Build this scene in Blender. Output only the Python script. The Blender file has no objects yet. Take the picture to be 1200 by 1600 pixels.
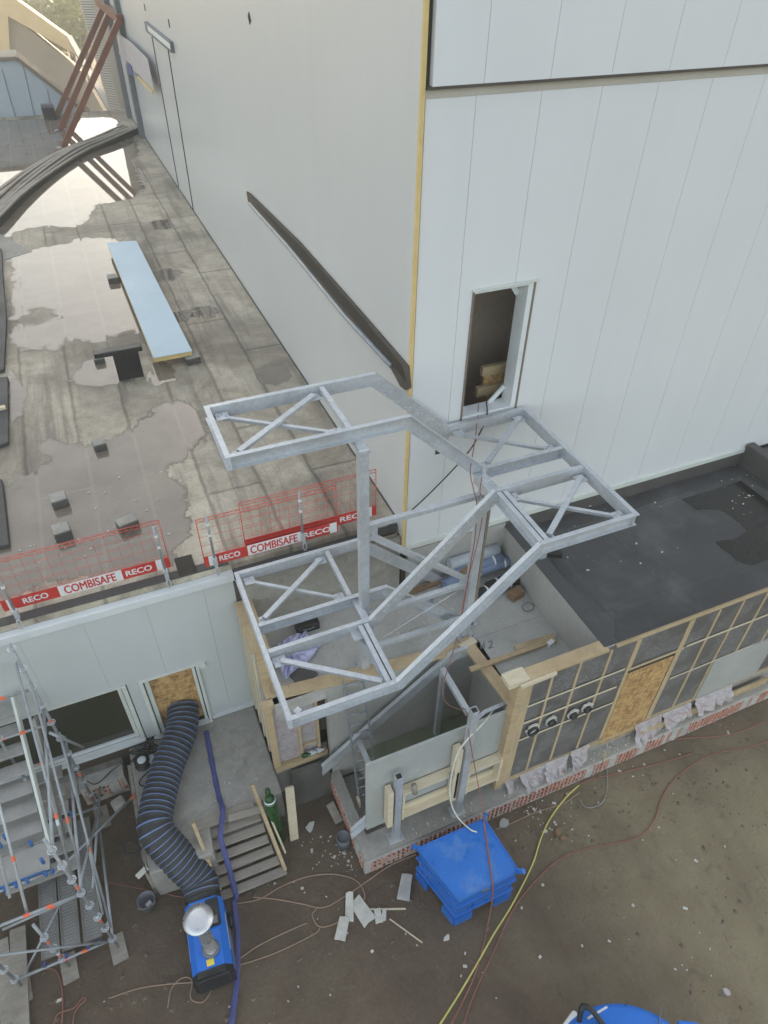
import bpy, bmesh, math, random
from mathutils import Vector, Matrix
random.seed(7)
R = math.radians
scene = bpy.context.scene
COL = scene.collection
V = Vector

# ------------------------------------------------------------------ camera
FPX, CAMH = 1086.47, 14.0
yaw, pit, rol = R(23.727), R(40.925), R(-0.982)
cy, sy, cp, sp = math.cos(yaw), math.sin(yaw), math.cos(pit), math.sin(pit)
fw = V((sy*cp, cy*cp, -sp)); r0 = V((cy, -sy, 0)); d0 = fw.cross(r0)
cr, sr = math.cos(rol), math.sin(rol)
rt = r0*cr + d0*sr; dn = -r0*sr + d0*cr
EYE = V((0, 0, CAMH))
cam = bpy.data.cameras.new('camera')
cam.sensor_fit = 'VERTICAL'; cam.sensor_height = 24; cam.lens = 24*FPX/1600
cam.clip_start = .1; cam.clip_end = 2000
camo = bpy.data.objects.new('camera', cam); COL.objects.link(camo)
mw = Matrix((rt, -dn, -fw)).transposed().to_4x4(); mw.translation = EYE
camo.matrix_world = mw
scene.camera = camo

def ray(px, py): return rt*((px-600)/FPX) + dn*((py-800)/FPX) + fw
def PZ(px, py, z=0.): v = ray(px, py); return EYE + v*((z-CAMH)/v.z)      # point of the level plane z
def PX(px, py, x): v = ray(px, py); return EYE + v*(x/v.x)                # point of the wall plane x
def PY(px, py, y): v = ray(px, py); return EYE + v*(y/v.y)                # point of the wall plane y

# ------------------------------------------------------------------ materials
class N:
    def __init__(s, name):
        s.m = bpy.data.materials.new(name); s.m.use_nodes = True
        s.t = s.m.node_tree; s.b = s.t.nodes['Principled BSDF']
        s.tc = s.t.nodes.new('ShaderNodeTexCoord')
    def n(s, typ, **kw):
        x = s.t.nodes.new('ShaderNode'+typ)
        for k, v in kw.items(): setattr(x, k, v)
        return x
    def l(s, a, b): s.t.links.new(a, b)
    def map(s, sc, rot=(0, 0, 0)):
        m = s.n('Mapping'); m.inputs['Scale'].default_value = sc; m.inputs['Rotation'].default_value = rot
        s.l(s.tc.outputs['Object'], m.inputs['Vector']); return m.outputs['Vector']
    def noise(s, scale, detail=6, rough=.6, vec=None, dist=0):
        x = s.n('TexNoise'); x.inputs['Scale'].default_value = scale; x.inputs['Detail'].default_value = detail
        x.inputs['Roughness'].default_value = rough; x.inputs['Distortion'].default_value = dist
        s.l(vec if vec else s.tc.outputs['Object'], x.inputs['Vector']); return x.outputs['Fac']
    def ramp(s, fac, stops):
        x = s.n('ValToRGB'); e = x.color_ramp.elements
        while len(e) < len(stops): e.new(.5)
        for i, (p, c) in enumerate(stops):
            e[i].position = p; e[i].color = (c, c, c, 1) if isinstance(c, (int, float)) else (*c, 1)
        s.l(fac, x.inputs['Fac']); return x.outputs['Color']
    def mix(s, fac, a, b, mode='MIX'):
        x = s.n('Mix', data_type='RGBA', blend_type=mode)
        for i, v in ((0, fac), (6, a), (7, b)):
            if isinstance(v, (int, float)): x.inputs[i].default_value = v if i == 0 else (v, v, v, 1)
            elif isinstance(v, tuple): x.inputs[i].default_value = (*v, 1)
            else: s.l(v, x.inputs[i])
        return x.outputs[2]
    def math(s, op, a, b=0.):
        x = s.n('Math', operation=op)
        for i, v in ((0, a), (1, b)):
            if isinstance(v, (int, float)): x.inputs[i].default_value = v
            else: s.l(v, x.inputs[i])
        return x.outputs[0]
    def bump(s, h, strength=.3, dist=.02):
        x = s.n('Bump'); x.inputs['Strength'].default_value = strength; x.inputs['Distance'].default_value = dist
        s.l(h, x.inputs['Height']); s.l(x.outputs['Normal'], s.b.inputs['Normal'])
    def set(s, **kw):
        for k, v in kw.items():
            k = k.replace('_', ' ')
            if isinstance(v, tuple): v = (*v, 1)
            if isinstance(v, (int, float, tuple)): s.b.inputs[k].default_value = v
            else: s.l(v, s.b.inputs[k])
        return s.m

def mk(name, a, b, scale=3., rough=.7, metal=0., bump=.15, fine=.25, stretch=(1, 1, 1), ior=1.45, rvar=.15, dirt=None, dsc=1.2):
    """two tones mixed by coarse noise, a fine grain, varying gloss, bump"""
    q = N(name); v = q.map(stretch)
    c = q.ramp(q.noise(scale, 8, .65, v), [(.3, a), (.7, b)])
    g = q.noise(scale*14, 4, .7, v)
    c = q.mix(fine, c, q.ramp(g, [(.3, .25), (.75, 1.)]), 'MULTIPLY')
    if dirt: c = q.mix(q.ramp(q.noise(dsc, 10, .7, None, .4), [(.5, 0.), (.72, .8)]), c, dirt)
    rr = q.ramp(q.noise(scale*2, 5, .6, v), [(.3, max(0, rough-rvar)), (.7, min(1, rough+rvar))])
    if bump: q.bump(g, bump, .01)
    return q.set(Base_Color=c, Roughness=rr, Metallic=metal, IOR=ior)

MAT = {}
def m_galv():                               # zinc: spangled grey metal, patchy gloss, a few dull runs and scuffs
    q = N('galvanised_steel')
    vo = q.n('TexVoronoi'); vo.inputs['Scale'].default_value = 22; q.l(q.tc.outputs['Object'], vo.inputs['Vector'])
    sc = q.n('SeparateColor'); q.l(vo.outputs['Color'], sc.inputs[0])
    c = q.ramp(sc.outputs[0], [(0., (.50, .525, .555)), (1., (.59, .61, .635))])
    c = q.mix(q.ramp(q.noise(1.6, 9, .7, None, .4), [(.48, 0.), (.64, .7)]), c, (.44, .455, .475))
    c = q.mix(q.ramp(q.noise(9, 6, .75, q.map((1, 1, .25))), [(.62, 0.), (.70, .55)]), c, (.36, .36, .35))
    return q.set(Base_Color=c, Metallic=.4, Roughness=q.ramp(q.noise(2.5, 6, .65), [(.3, .36), (.7, .58)]))
MAT['galv'] = m_galv()
MAT['galv2'] = mk('dull_galvanised_tube', (.30, .32, .34), (.44, .46, .48), 6, .5, .5, .05, .25)
MAT['perf'] = mk('steel_deck', (.24, .23, .215), (.34, .325, .305), 4, .55, .3, .2, .4)
MAT['alu'] = mk('worn_tread_metal', (.36, .35, .33), (.48, .465, .44), 4, .5, .3, .1, .3)
MAT['wood'] = mk('raw_spruce', (.46, .33, .18), (.62, .48, .30), 2.5, .75, 0, .2, .3, (1, 1, 9), dirt=(.33, .25, .16), dsc=2)
MAT['woodx'] = mk('raw_spruce_beam', (.48, .36, .21), (.63, .50, .32), 2.5, .75, 0, .2, .3, (9, 9, 1), dirt=(.35, .27, .18), dsc=1.5)
MAT['pine'] = mk('pale_planed_pine', (.62, .52, .36), (.74, .65, .48), 3, .65, 0, .1, .2, (1, 8, 8))
MAT['oldwood'] = mk('grey_weathered_wood', (.30, .265, .225), (.45, .405, .345), 3, .85, 0, .3, .4, (1, 6, 6), dirt=(.17, .145, .12))
MAT['conc'] = mk('cast_concrete', (.40, .385, .355), (.54, .525, .49), 1.3, .8, 0, .15, .25, dirt=(.27, .27, .26), dsc=.9)
MAT['concw'] = mk('concrete_wall', (.37, .36, .335), (.47, .46, .43), 1.0, .8, 0, .1, .2, (1, 1, .5), dirt=(.30, .295, .28), dsc=.7)
MAT['concd'] = mk('stained_concrete', (.30, .28, .25), (.46, .44, .395), 1.6, .82, 0, .25, .3, dirt=(.17, .155, .135), dsc=1.6)
MAT['felt'] = mk('black_roof_felt', (.058, .057, .058), (.086, .085, .085), 1.2, .7, 0, .3, .3, dirt=(.125, .127, .131), dsc=.7)
_q = MAT['felt'].node_tree; _b = _q.nodes['Principled BSDF']; _src = _b.inputs['Base Color'].links[0].from_socket
_t = _q.nodes.new('ShaderNodeTexBrick'); _t.inputs['Scale'].default_value = 1; _t.inputs['Brick Width'].default_value = 4.1; _t.inputs['Row Height'].default_value = .98; _t.inputs['Mortar Size'].default_value = .018; _t.inputs['Mortar Smooth'].default_value = .6
_t.inputs['Color1'].default_value = (1, 1, 1, 1); _t.inputs['Color2'].default_value = (.93, .93, .93, 1); _t.inputs['Mortar'].default_value = (.78, .78, .78, 1)
_c = _q.nodes.new('ShaderNodeTexCoord'); _w = _q.nodes.new('ShaderNodeTexNoise'); _w.inputs['Scale'].default_value = 1.5; _v = _q.nodes.new('ShaderNodeMix'); _v.data_type = 'VECTOR'; _v.inputs[0].default_value = .06
_q.links.new(_c.outputs['Object'], _w.inputs['Vector']); _q.links.new(_c.outputs['Object'], _v.inputs[4]); _q.links.new(_w.outputs['Color'], _v.inputs[5]); _q.links.new(_v.outputs[1], _t.inputs['Vector'])
_m = _q.nodes.new('ShaderNodeMix'); _m.data_type = 'RGBA'; _m.blend_type = 'MULTIPLY'; _m.inputs[0].default_value = 1
_q.links.new(_src, _m.inputs[6]); _q.links.new(_t.outputs['Color'], _m.inputs[7]); _q.links.new(_m.outputs[2], _b.inputs['Base Color'])
MAT['feltb'] = mk('black_felt_upstand', (.075, .070, .066), (.115, .107, .100), 2, .8, 0, .3, .35)
MAT['black'] = mk('black_plastic', (.012, .012, .013), (.022, .022, .023), 6, .45, 0, .05, .3)
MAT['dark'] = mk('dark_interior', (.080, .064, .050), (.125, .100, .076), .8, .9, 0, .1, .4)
MAT['white'] = mk('white_painted_metal', (.66, .69, .70), (.74, .76, .77), 2, .4, 0, .02, .08)
MAT['cream'] = mk('greenish_white_frame', (.60, .63, .58), (.70, .72, .67), 3, .5, 0, .05, .12)
MAT['foamy'] = mk('yellow_insulation', (.70, .51, .20), (.80, .61, .29), 6, .85, 0, .3, .3)
MAT['foamw'] = mk('white_foam', (.55, .53, .47), (.72, .70, .64), 6, .8, 0, .5, .3, dirt=(.38, .35, .30), dsc=4)
MAT['blue'] = mk('blue_paint', (.012, .13, .50), (.018, .17, .60), 1.5, .38, 0, .04, .15, dirt=(.035, .18, .52), dsc=1.4)
MAT['blue2'] = mk('bright_blue_shell', (.010, .14, .60), (.014, .18, .68), 2, .4, 0, .03, .1)
MAT['hose'] = mk('blue_flat_hose', (.055, .065, .20), (.085, .10, .30), 4, .5, 0, .1, .3)
MAT['bluec'] = mk('blue_coupler', (.03, .12, .36), (.05, .17, .46), 6, .5, 0, .05, .2)
MAT['red'] = mk('red_paint', (.52, .035, .030), (.62, .055, .045), 4, .5, 0, .03, .15)
MAT['mesh'] = mk('red_wire', (.58, .09, .06), (.68, .13, .09), 4, .5, 0, 0, .1)
MAT['orange'] = mk('orange_mark', (.75, .12, .05), (.85, .18, .08), 4, .5, 0, 0, .1)
MAT['wtxt'] = mk('white_print', (.72, .72, .72), (.80, .80, .80), 4, .6, 0, 0, .08)
MAT['rust'] = mk('red_oxide_primer', (.19, .075, .045), (.27, .11, .065), 2, .6, .1, .1, .3, dirt=(.14, .06, .045))
MAT['green'] = mk('green_bottle_paint', (.012, .06, .014), (.02, .085, .022), 4, .35, 0, .03, .2)
MAT['cableblk'] = mk('black_cable', (.02, .02, .02), (.04, .04, .04), 5, .5, 0, 0, .1)
MAT['cabler'] = mk('brown_red_cable', (.26, .10, .075), (.34, .15, .11), 5, .6, 0, 0, .2)
MAT['cablet'] = mk('tan_rope', (.30, .20, .14), (.40, .28, .20), 5, .7, 0, 0, .2)
MAT['cabley'] = mk('yellow_cable', (.58, .52, .13), (.68, .62, .20), 5, .5, 0, 0, .15)
MAT['cablew'] = mk('cream_hose', (.62, .62, .52), (.72, .72, .62), 5, .5, 0, 0, .15)
MAT['board'] = mk('grey_cement_board', (.36, .37, .355), (.44, .45, .43), .9, .7, 0, .05, .12, (1, 1, .6), dirt=(.31, .32, .30), dsc=.8)
MAT['film'] = mk('pinkish_film', (.60, .55, .56), (.78, .73, .74), 7, .35, 0, .5, .25, dirt=(.55, .28, .33), dsc=6)
_m = MAT['film'].node_tree; _t = _m.nodes.new('ShaderNodeBsdfTransparent'); _x = _m.nodes.new('ShaderNodeMixShader'); _x.inputs[0].default_value = .55
_m.links.new(_t.outputs[0], _x.inputs[1]); _m.links.new(_m.nodes['Principled BSDF'].outputs[0], _x.inputs[2]); _m.links.new(_x.outputs[0], _m.nodes['Material Output'].inputs['Surface'])
MAT['roombrown'] = mk('brown_room', (.55, .45, .36), (.66, .55, .45), 1., .9, 0, .1, .3)
MAT['palecorr'] = mk('beige_corrugated_metal', (.46, .43, .37), (.55, .52, .46), 1, .5, .1, 0, .1)
MAT['clod'] = mk('mud_clod', (.10, .075, .054), (.22, .18, .135), 3, .9, 0, .2, .3)
MAT['slot'] = mk('brown_torn_edge', (.08, .066, .055), (.12, .10, .082), 4, .95, 0, .3, .3)
MAT['lilac'] = mk('lilac_sheet', (.44, .44, .66), (.58, .58, .78), 4, .4, 0, .5, .2, dirt=(.30, .30, .52), dsc=5)
MAT['rollb'] = mk('blue_grey_roll', (.17, .23, .36), (.25, .31, .44), 5, .5, 0, .1, .2)
MAT['rollw'] = mk('grey_white_roll', (.42, .46, .50), (.54, .57, .60), 5, .5, 0, .1, .2)
MAT['cardboard'] = mk('brown_card', (.22, .13, .07), (.32, .20, .12), 5, .8, 0, .1, .3)
MAT['tan'] = mk('sunlit_tan', (.62, .48, .26), (.70, .56, .33), .3, .85, 0, .1, .12)  # eaves band yellow: low sunlight put into the colour
MAT['tanroof'] = mk('greige_roof', (.30, .27, .22), (.36, .32, .27), .4, .8, 0, .1, .15)
MAT['palepanel'] = mk('pale_blue_panel', (.42, .49, .56), (.48, .55, .61), .4, .5, 0, .02, .08)
MAT['leaf'] = mk('leaf', (.10, .14, .025), (.22, .25, .045), .5, .6, 0, 0, .3)
MAT['leafp'] = mk('pinkish_blossom_leaf', (.26, .18, .12), (.40, .29, .21), .6, .6, 0, 0, .3)
MAT['bark'] = mk('bark', (.08, .06, .04), (.13, .10, .07), 3, .9, 0, .5, .4)
MAT['steelcol'] = mk('grey_painted_column', (.13, .14, .16), (.19, .20, .22), 2, .5, .2, .05, .2)
MAT['yellow'] = mk('yellow_label', (.80, .60, .05), (.85, .66, .08), 3, .5, 0, 0, .05)
MAT['glassfr'] = mk('chimney_steel', (.55, .56, .58), (.66, .67, .69), 4, .35, .8, .03, .15)
MAT['palebl'] = mk('pale_blue_sheet', (.50, .62, .70), (.57, .68, .75), 1.2, .6, 0, 0, .06, dirt=(.44, .55, .62), dsc=1)
MAT['filmw'] = mk('white_film', (.46, .43, .44), (.56, .53, .54), 3, .5, 0, .3, .15)
MAT['ductblk'] = mk('black_duct_fabric', (.032, .032, .033), (.052, .052, .053), 5, .55, 0, .2, .3)
MAT['ductblue'] = mk('blue_duct_band', (.12, .20, .42), (.17, .27, .54), 5, .5, 0, .1, .2)
MAT['oldplate'] = mk('dark_stained_plate', (.07, .065, .06), (.17, .16, .145), 2.5, .7, 0, .1, .3, (1, 1, .6))
MAT['bluelid'] = mk('dusty_blue_lid', (.014, .15, .56), (.022, .19, .64), 1.2, .36, 0, .04, .15, dirt=(.20, .32, .52), dsc=1.3)
MAT['hole'] = mk('dark_recess', (.035, .028, .022), (.055, .045, .035), 4, .95, 0, .2, .3)
MAT['lath'] = mk('grey_brown_lath', (.19, .155, .12), (.29, .245, .19), 3, .85, 0, .3, .4, (6, 1, 6))

def cladding(name, a, b, rough):            # coated sandwich panel: faint long streaks, soft gloss
    q = N(name)
    c = q.ramp(q.noise(.35, 5, .55), [(.3, a), (.7, b)])
    st = q.noise(1.0, 5, .6, q.map((2.2, 2.2, .12)))
    c = q.mix(.04, c, q.ramp(st, [(.35, .55), (.65, 1.)]), 'MULTIPLY')
    return q.set(Base_Color=c, Roughness=rough, IOR=1.45)
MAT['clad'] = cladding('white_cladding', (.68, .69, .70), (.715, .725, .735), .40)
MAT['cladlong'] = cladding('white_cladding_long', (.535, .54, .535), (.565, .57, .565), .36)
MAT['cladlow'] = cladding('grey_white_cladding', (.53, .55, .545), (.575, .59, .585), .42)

def m_ground():
    q = N('wet_mud')
    big = q.noise(.16, 8, .62, None, .6); mid = q.noise(1.1, 10, .7, None, .3); fine = q.noise(14, 8, .75)
    c = q.ramp(mid, [(.28, (.095, .066, .045)), (.5, (.125, .090, .064)), (.75, (.158, .118, .085))])
    c = q.mix(q.ramp(big, [(.46, 0.), (.66, .75)]), c, (.185, .152, .100))
    c = q.mix(q.ramp(q.noise(.45, 9, .7, None, .8), [(.55, 0.), (.68, .55)]), c, (.110, .080, .058))
    c = q.mix(.5, c, q.ramp(fine, [(.32, .6), (.62, 1.15)]), 'MULTIPLY')
    c = q.mix(q.ramp(q.noise(46, 3, .5), [(.74, 0.), (.78, .5)]), c, (.30, .27, .22))
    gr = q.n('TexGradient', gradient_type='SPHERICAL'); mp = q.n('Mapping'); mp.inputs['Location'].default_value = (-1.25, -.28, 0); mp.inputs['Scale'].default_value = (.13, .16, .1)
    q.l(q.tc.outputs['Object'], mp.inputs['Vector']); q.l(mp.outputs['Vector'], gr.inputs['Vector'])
    glass_glow = q.ramp(q.math('ADD', gr.outputs['Fac'], q.math('MULTIPLY', q.math('SUBTRACT', big, .5), 1.2)), [(.15, 0.), (.65, .75)])
    c = q.mix(glass_glow, c, q.ramp(mid, [(.3, (.25, .208, .128)), (.7, (.32, .272, .172))]))      # glow reflected in window glass, painted into the mud at right
    h = q.math('ADD', q.math('MULTIPLY', mid, 1.6), fine)
    ruts = q.noise(1., 6, .6, q.map((.9, .22, 1), (0, 0, .9)), .7); foot = q.noise(3.2, 4, .6, None, .6)
    c = q.mix(q.ramp(ruts, [(.34, .3), (.50, 0.)]), c, (.085, .062, .046))
    c = q.mix(q.ramp(foot, [(.30, .35), (.42, 0.)]), c, (.080, .060, .046))
    h = q.math('ADD', q.math('ADD', h, q.math('MULTIPLY', ruts, 2.)), q.math('MULTIPLY', foot, 1.2))
    q.bump(h, .6, .06)
    return q.set(Base_Color=c, Roughness=q.ramp(q.noise(.5, 8, .65), [(.35, .58), (.6, .92)]), IOR=1.33)
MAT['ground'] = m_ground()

def m_roof():
    q = N('worn_grey_roofing')
    co = q.tc.outputs['Object']
    big = q.noise(.30, 9, .66, None, .5); mid = q.noise(1.4, 10, .72, None, .4); fine = q.noise(16, 6, .75)
    c = q.ramp(mid, [(.28, (.30, .25, .19)), (.44, (.56, .485, .375)), (.66, (.74, .665, .54))])
    c = q.mix(q.ramp(big, [(.38, .85), (.58, 0.)]), c, (.25, .215, .175))
    strk = q.noise(1., 8, .7, q.map((2.6, .18, 1)))
    c = q.mix(q.ramp(strk, [(.50, 0.), (.66, .6)]), c, (.17, .15, .13))
    c = q.mix(q.ramp(q.noise(.8, 9, .7, None, .9), [(.55, 0.), (.7, .55)]), c, (.30, .235, .165))
    br = q.n('TexBrick'); br.offset = .37; br.inputs['Scale'].default_value = 1
    br.inputs['Color1'].default_value = (1, 1, 1, 1); br.inputs['Color2'].default_value = (.80, .80, .80, 1)
    br.inputs['Mortar'].default_value = (.46, .45, .45, 1); br.inputs['Mortar Size'].default_value = .05
    br.inputs['Mortar Smooth'].default_value = .7
    br.inputs['Brick Width'].default_value = 5.2; br.inputs['Row Height'].default_value = 1.02
    w = q.n('Mix', data_type='VECTOR'); w.inputs[0].default_value = .07
    q.l(q.map((1, 1, 1), (0, 0, math.pi/2)), w.inputs[4])
    nz = q.n('TexNoise'); nz.inputs['Scale'].default_value = 2.; q.l(co, nz.inputs['Vector']); q.l(nz.outputs['Color'], w.inputs[5])
    q.l(w.outputs[1], br.inputs['Vector'])
    c = q.mix(.85, c, br.outputs['Color'], 'MULTIPLY')
    c = q.mix(.4, c, q.ramp(fine, [(.3, .3), (.72, 1.)]), 'MULTIPLY')
    q.bump(q.math('ADD', mid, fine), .3, .02)
    return q.set(Base_Color=c, Roughness=q.ramp(mid, [(.3, .55), (.6, .85)]), IOR=1.4)
MAT['roof'] = m_roof()

def m_water(name, c, rough, ior):
    q = N(name)
    k = q.ramp(q.noise(.9, 8, .65, None, .4), [(.3, c), (.7, tuple(v*1.45 for v in c))])
    q.bump(q.noise(3, 3, .5), .012, .02)
    return q.set(Base_Color=k, Roughness=rough, IOR=ior)
def m_pool():                               # ragged film of water, a damp margin round it, dry felt beyond
    q = N('shallow_roof_water'); t = q.t
    at = q.n('Attribute'); at.attribute_name = 'shore'
    n1 = q.noise(1.5, 10, .72, q.map((1, .8, 1)), .5); n2 = q.noise(7, 6, .7)
    br = q.n('TexBrick'); br.offset = .37; br.inputs['Scale'].default_value = 1; br.inputs['Mortar Size'].default_value = .035
    br.inputs['Brick Width'].default_value = 5.2; br.inputs['Row Height'].default_value = 1.02
    q.l(q.map((1, 1, 1), (0, 0, math.pi/2)), br.inputs['Vector'])
    f = q.math('ADD', at.outputs['Fac'], q.math('MULTIPLY', q.math('SUBTRACT', n1, .5), 2.6))
    f = q.math('ADD', f, q.math('MULTIPLY', q.math('SUBTRACT', n2, .5), .5))
    f = q.math('SUBTRACT', f, q.math('MULTIPLY', br.outputs['Fac'], .22))
    wet = q.ramp(f, [(.30, 0.), (.33, 1.)]); damp = q.ramp(f, [(.13, 0.), (.19, 1.)])
    k = q.ramp(q.noise(.9, 8, .65, None, .4), [(.3, (.15, .122, .098)), (.7, (.23, .192, .152))])
    k = q.mix(q.math('MULTIPLY', br.outputs['Fac'], .22), k, (.32, .28, .23))
    q.set(Base_Color=k, Roughness=.025, IOR=1.5)
    d = q.n('BsdfPrincipled'); d.inputs['Roughness'].default_value = .42
    q.l(q.ramp(n1, [(.3, (.15, .125, .10)), (.7, (.24, .21, .17))]), d.inputs['Base Color'])
    m1 = q.n('MixShader'); q.l(wet, m1.inputs[0]); q.l(d.outputs[0], m1.inputs[1]); q.l(q.b.outputs[0], m1.inputs[2])
    tr = q.n('BsdfTransparent'); m2 = q.n('MixShader'); q.l(damp, m2.inputs[0]); q.l(tr.outputs[0], m2.inputs[1]); q.l(m1.outputs[0], m2.inputs[2])
    q.l(m2.outputs[0], t.nodes['Material Output'].inputs['Surface']); return q.m
MAT['water'] = m_pool()
MAT['pitwater'] = m_water('murky_green_water', (.16, .175, .115), .10, 1.33)
MAT['wet'] = m_water('wet_felt', (.016, .015, .014), .16, 1.4)

def m_osb(name):
    q = N(name)
    vo = q.n('TexVoronoi'); vo.inputs['Scale'].default_value = 17; vo.inputs['Randomness'].default_value = 1
    q.l(q.map((1, 1, .45), (.2, .9, .3)), vo.inputs['Vector'])
    v2 = q.n('TexVoronoi'); v2.inputs['Scale'].default_value = 24
    q.l(q.map((.4, 1, 1.2), (.5, .2, 1.3)), v2.inputs['Vector'])
    s1 = q.n('SeparateColor'); q.l(vo.outputs['Color'], s1.inputs[0]); s2 = q.n('SeparateColor'); q.l(v2.outputs['Color'], s2.inputs[0])
    f = q.math('ADD', q.math('MULTIPLY', s1.outputs[0], .5), q.math('MULTIPLY', s2.outputs[1], .5))
    c = q.ramp(f, [(.1, (.24, .13, .05)), (.45, (.44, .26, .10)), (.9, (.60, .40, .18))])
    q.bump(f, .2, .01)
    return q.set(Base_Color=c, Roughness=.7)
MAT['osb'] = m_osb('strand_board')

def m_insul():                              # dark insulation boards with a scribbled white print
    q = N('dark_insulation_board')
    c = q.ramp(q.noise(1.2, 8, .7), [(.3, (.085, .082, .080)), (.7, (.145, .138, .132))])
    sc = q.ramp(q.noise(5, 2, .5, q.map((1.2, 1, 3.2), (0, .6, 0)), 3.), [(.465, 0.), (.50, 1.), (.535, 0.)])
    mask = q.ramp(q.noise(1.6, 2, .5), [(.46, 0.), (.55, .8)])
    c = q.mix(q.math('MULTIPLY', sc, mask), c, (.42, .42, .43))
    st = q.ramp(q.noise(2.2, 6, .7, q.map((1, 1, 4), (0, .35, 0))), [(.55, 0.), (.75, .5)])
    c = q.mix(st, c, (.13, .125, .12))
    return q.set(Base_Color=c, Roughness=.6)
MAT['insul'] = m_insul()

def m_glass():
    q = N('dusky_glass')
    return q.set(Base_Color=(.040, .040, .026), Roughness=.08, IOR=1.5)
MAT['glass'] = m_glass()

# ------------------------------------------------------------------ geometry helpers
class G:
    def __init__(s): s.b = bmesh.new(); s.mi = 0
    def _f(s, vs):
        try:
            f = s.b.faces.new(vs); f.material_index = s.mi; return f
        except ValueError: return None
    def hexa(s, p):                                    # 8 points: bottom ring, top ring
        v = [s.b.verts.new(x) for x in p]
        for q in ((3, 2, 1, 0), (4, 5, 6, 7), (0, 1, 5, 4), (1, 2, 6, 5), (2, 3, 7, 6), (3, 0, 4, 7)): s._f([v[i] for i in q])
        return s
    def box(s, x0, x1, y0, y1, z0, z1):
        if x0 > x1: x0, x1 = x1, x0
        if y0 > y1: y0, y1 = y1, y0
        if z0 > z1: z0, z1 = z1, z0
        return s.hexa([V(q) for q in ((x0, y0, z0), (x1, y0, z0), (x1, y1, z0), (x0, y1, z0), (x0, y0, z1), (x1, y0, z1), (x1, y1, z1), (x0, y1, z1))])
    def obox(s, c, sx, sy, sz, rz=0., rx=0., ry=0.):   # box centred on c, turned
        m = Matrix.Rotation(rz, 3, 'Z') @ Matrix.Rotation(rx, 3, 'X') @ Matrix.Rotation(ry, 3, 'Y')
        c = V(c)
        return s.hexa([c + m @ V((a*sx/2, b*sy/2, d*sz/2)) for d in (-1, 1) for a, b in ((-1, -1), (1, -1), (1, 1), (-1, 1))])
    def bar(s, p, q, w, h, up=(0, 0, 1)):              # bar from p to q, w across, h along up
        p, q = V(p), V(q); d = (q-p).normalized(); u = V(up)
        if abs(d.dot(u)) > .98: u = V((0, 1, 0))
        a = d.cross(u).normalized(); u = a.cross(d).normalized()
        return s.hexa([p-a*w/2-u*h/2, p+a*w/2-u*h/2, p+a*w/2+u*h/2, p-a*w/2+u*h/2, q-a*w/2-u*h/2, q+a*w/2-u*h/2, q+a*w/2+u*h/2, q-a*w/2+u*h/2])
    def tube(s, pts, r, n=8, cap=True, rr=None):
        pts = [V(p) for p in pts]; rings = []; u = None
        for i, p in enumerate(pts):
            d = (pts[min(i+1, len(pts)-1)] - pts[max(i-1, 0)]).normalized()
            if u is None: u = d.orthogonal().normalized()
            else:
                u = (u - d*u.dot(d)); u = u.normalized() if u.length > 1e-6 else d.orthogonal().normalized()
            w = d.cross(u); k = rr[i] if rr else r
            rings.append([s.b.verts.new(p + (u*math.cos(2*math.pi*j/n) + w*math.sin(2*math.pi*j/n))*k) for j in range(n)])
        for a, b in zip(rings, rings[1:]):
            for j in range(n):
                f = s._f([a[j], a[(j+1) % n], b[(j+1) % n], b[j]])
                if f: f.smooth = True
        if cap: s._f(rings[0][::-1]); s._f(rings[-1])
        return s
    def prism(s, pts, vec):                            # polygon swept by vec
        pts = [V(p) for p in pts]; vec = V(vec)
        a = [s.b.verts.new(p) for p in pts]; b = [s.b.verts.new(p+vec) for p in pts]; n = len(pts)
        s._f(a[::-1]); s._f(b)
        for i in range(n): s._f([a[i], a[(i+1) % n], b[(i+1) % n], b[i]])
        return s
    def poly(s, pts): s._f([s.b.verts.new(V(p)) for p in pts]); return s
    def sweep(s, prof, pts, side):
        """prof: (sideways, up) pairs; pts lie in a vertical plane whose horizontal normal is side; bends are mitred"""
        pts = [V(p) for p in pts]; side = V(side); rings = []
        for i, p in enumerate(pts):
            d1 = (pts[i]-pts[i-1]).normalized() if i else None
            d2 = (pts[i+1]-pts[i]).normalized() if i < len(pts)-1 else None
            a, b = d1 or d2, d2 or d1
            na, nb = side.cross(a), side.cross(b)
            if na.z < 0: na = -na
            if nb.z < 0: nb = -nb
            if na.z < 1e-6: na = V((0, 0, 1))
            m = (na+nb); m = m/max(m.dot(na), .2)
            if (i == 0 or i == len(pts)-1): m = V((0, 0, 1/max(na.z, .3)))
            rings.append([s.b.verts.new(p + side*x + m*y) for x, y in prof])
        n = len(prof)
        for a, b in zip(rings, rings[1:]):
            for j in range(n): s._f([a[j], a[(j+1) % n], b[(j+1) % n], b[j]])
        s._f(rings[0][::-1]); s._f(rings[-1]); return s
    def lathe(s, c, prof, n=24, axis=None):            # prof: (radius, height); axis: direction of height
        c = V(c); ax = V(axis).normalized() if axis else V((0, 0, 1)); u = ax.orthogonal().normalized(); w = ax.cross(u)
        rings = [[s.b.verts.new(c + ax*h + (u*math.cos(2*math.pi*j/n)+w*math.sin(2*math.pi*j/n))*max(r, 1e-4)) for j in range(n)] for r, h in prof]
        for a, b in zip(rings, rings[1:]):
            for j in range(n):
                f = s._f([a[j], a[(j+1) % n], b[(j+1) % n], b[j]])
                if f: f.smooth = True
        s._f(rings[0][::-1]); s._f(rings[-1]); return s
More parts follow.
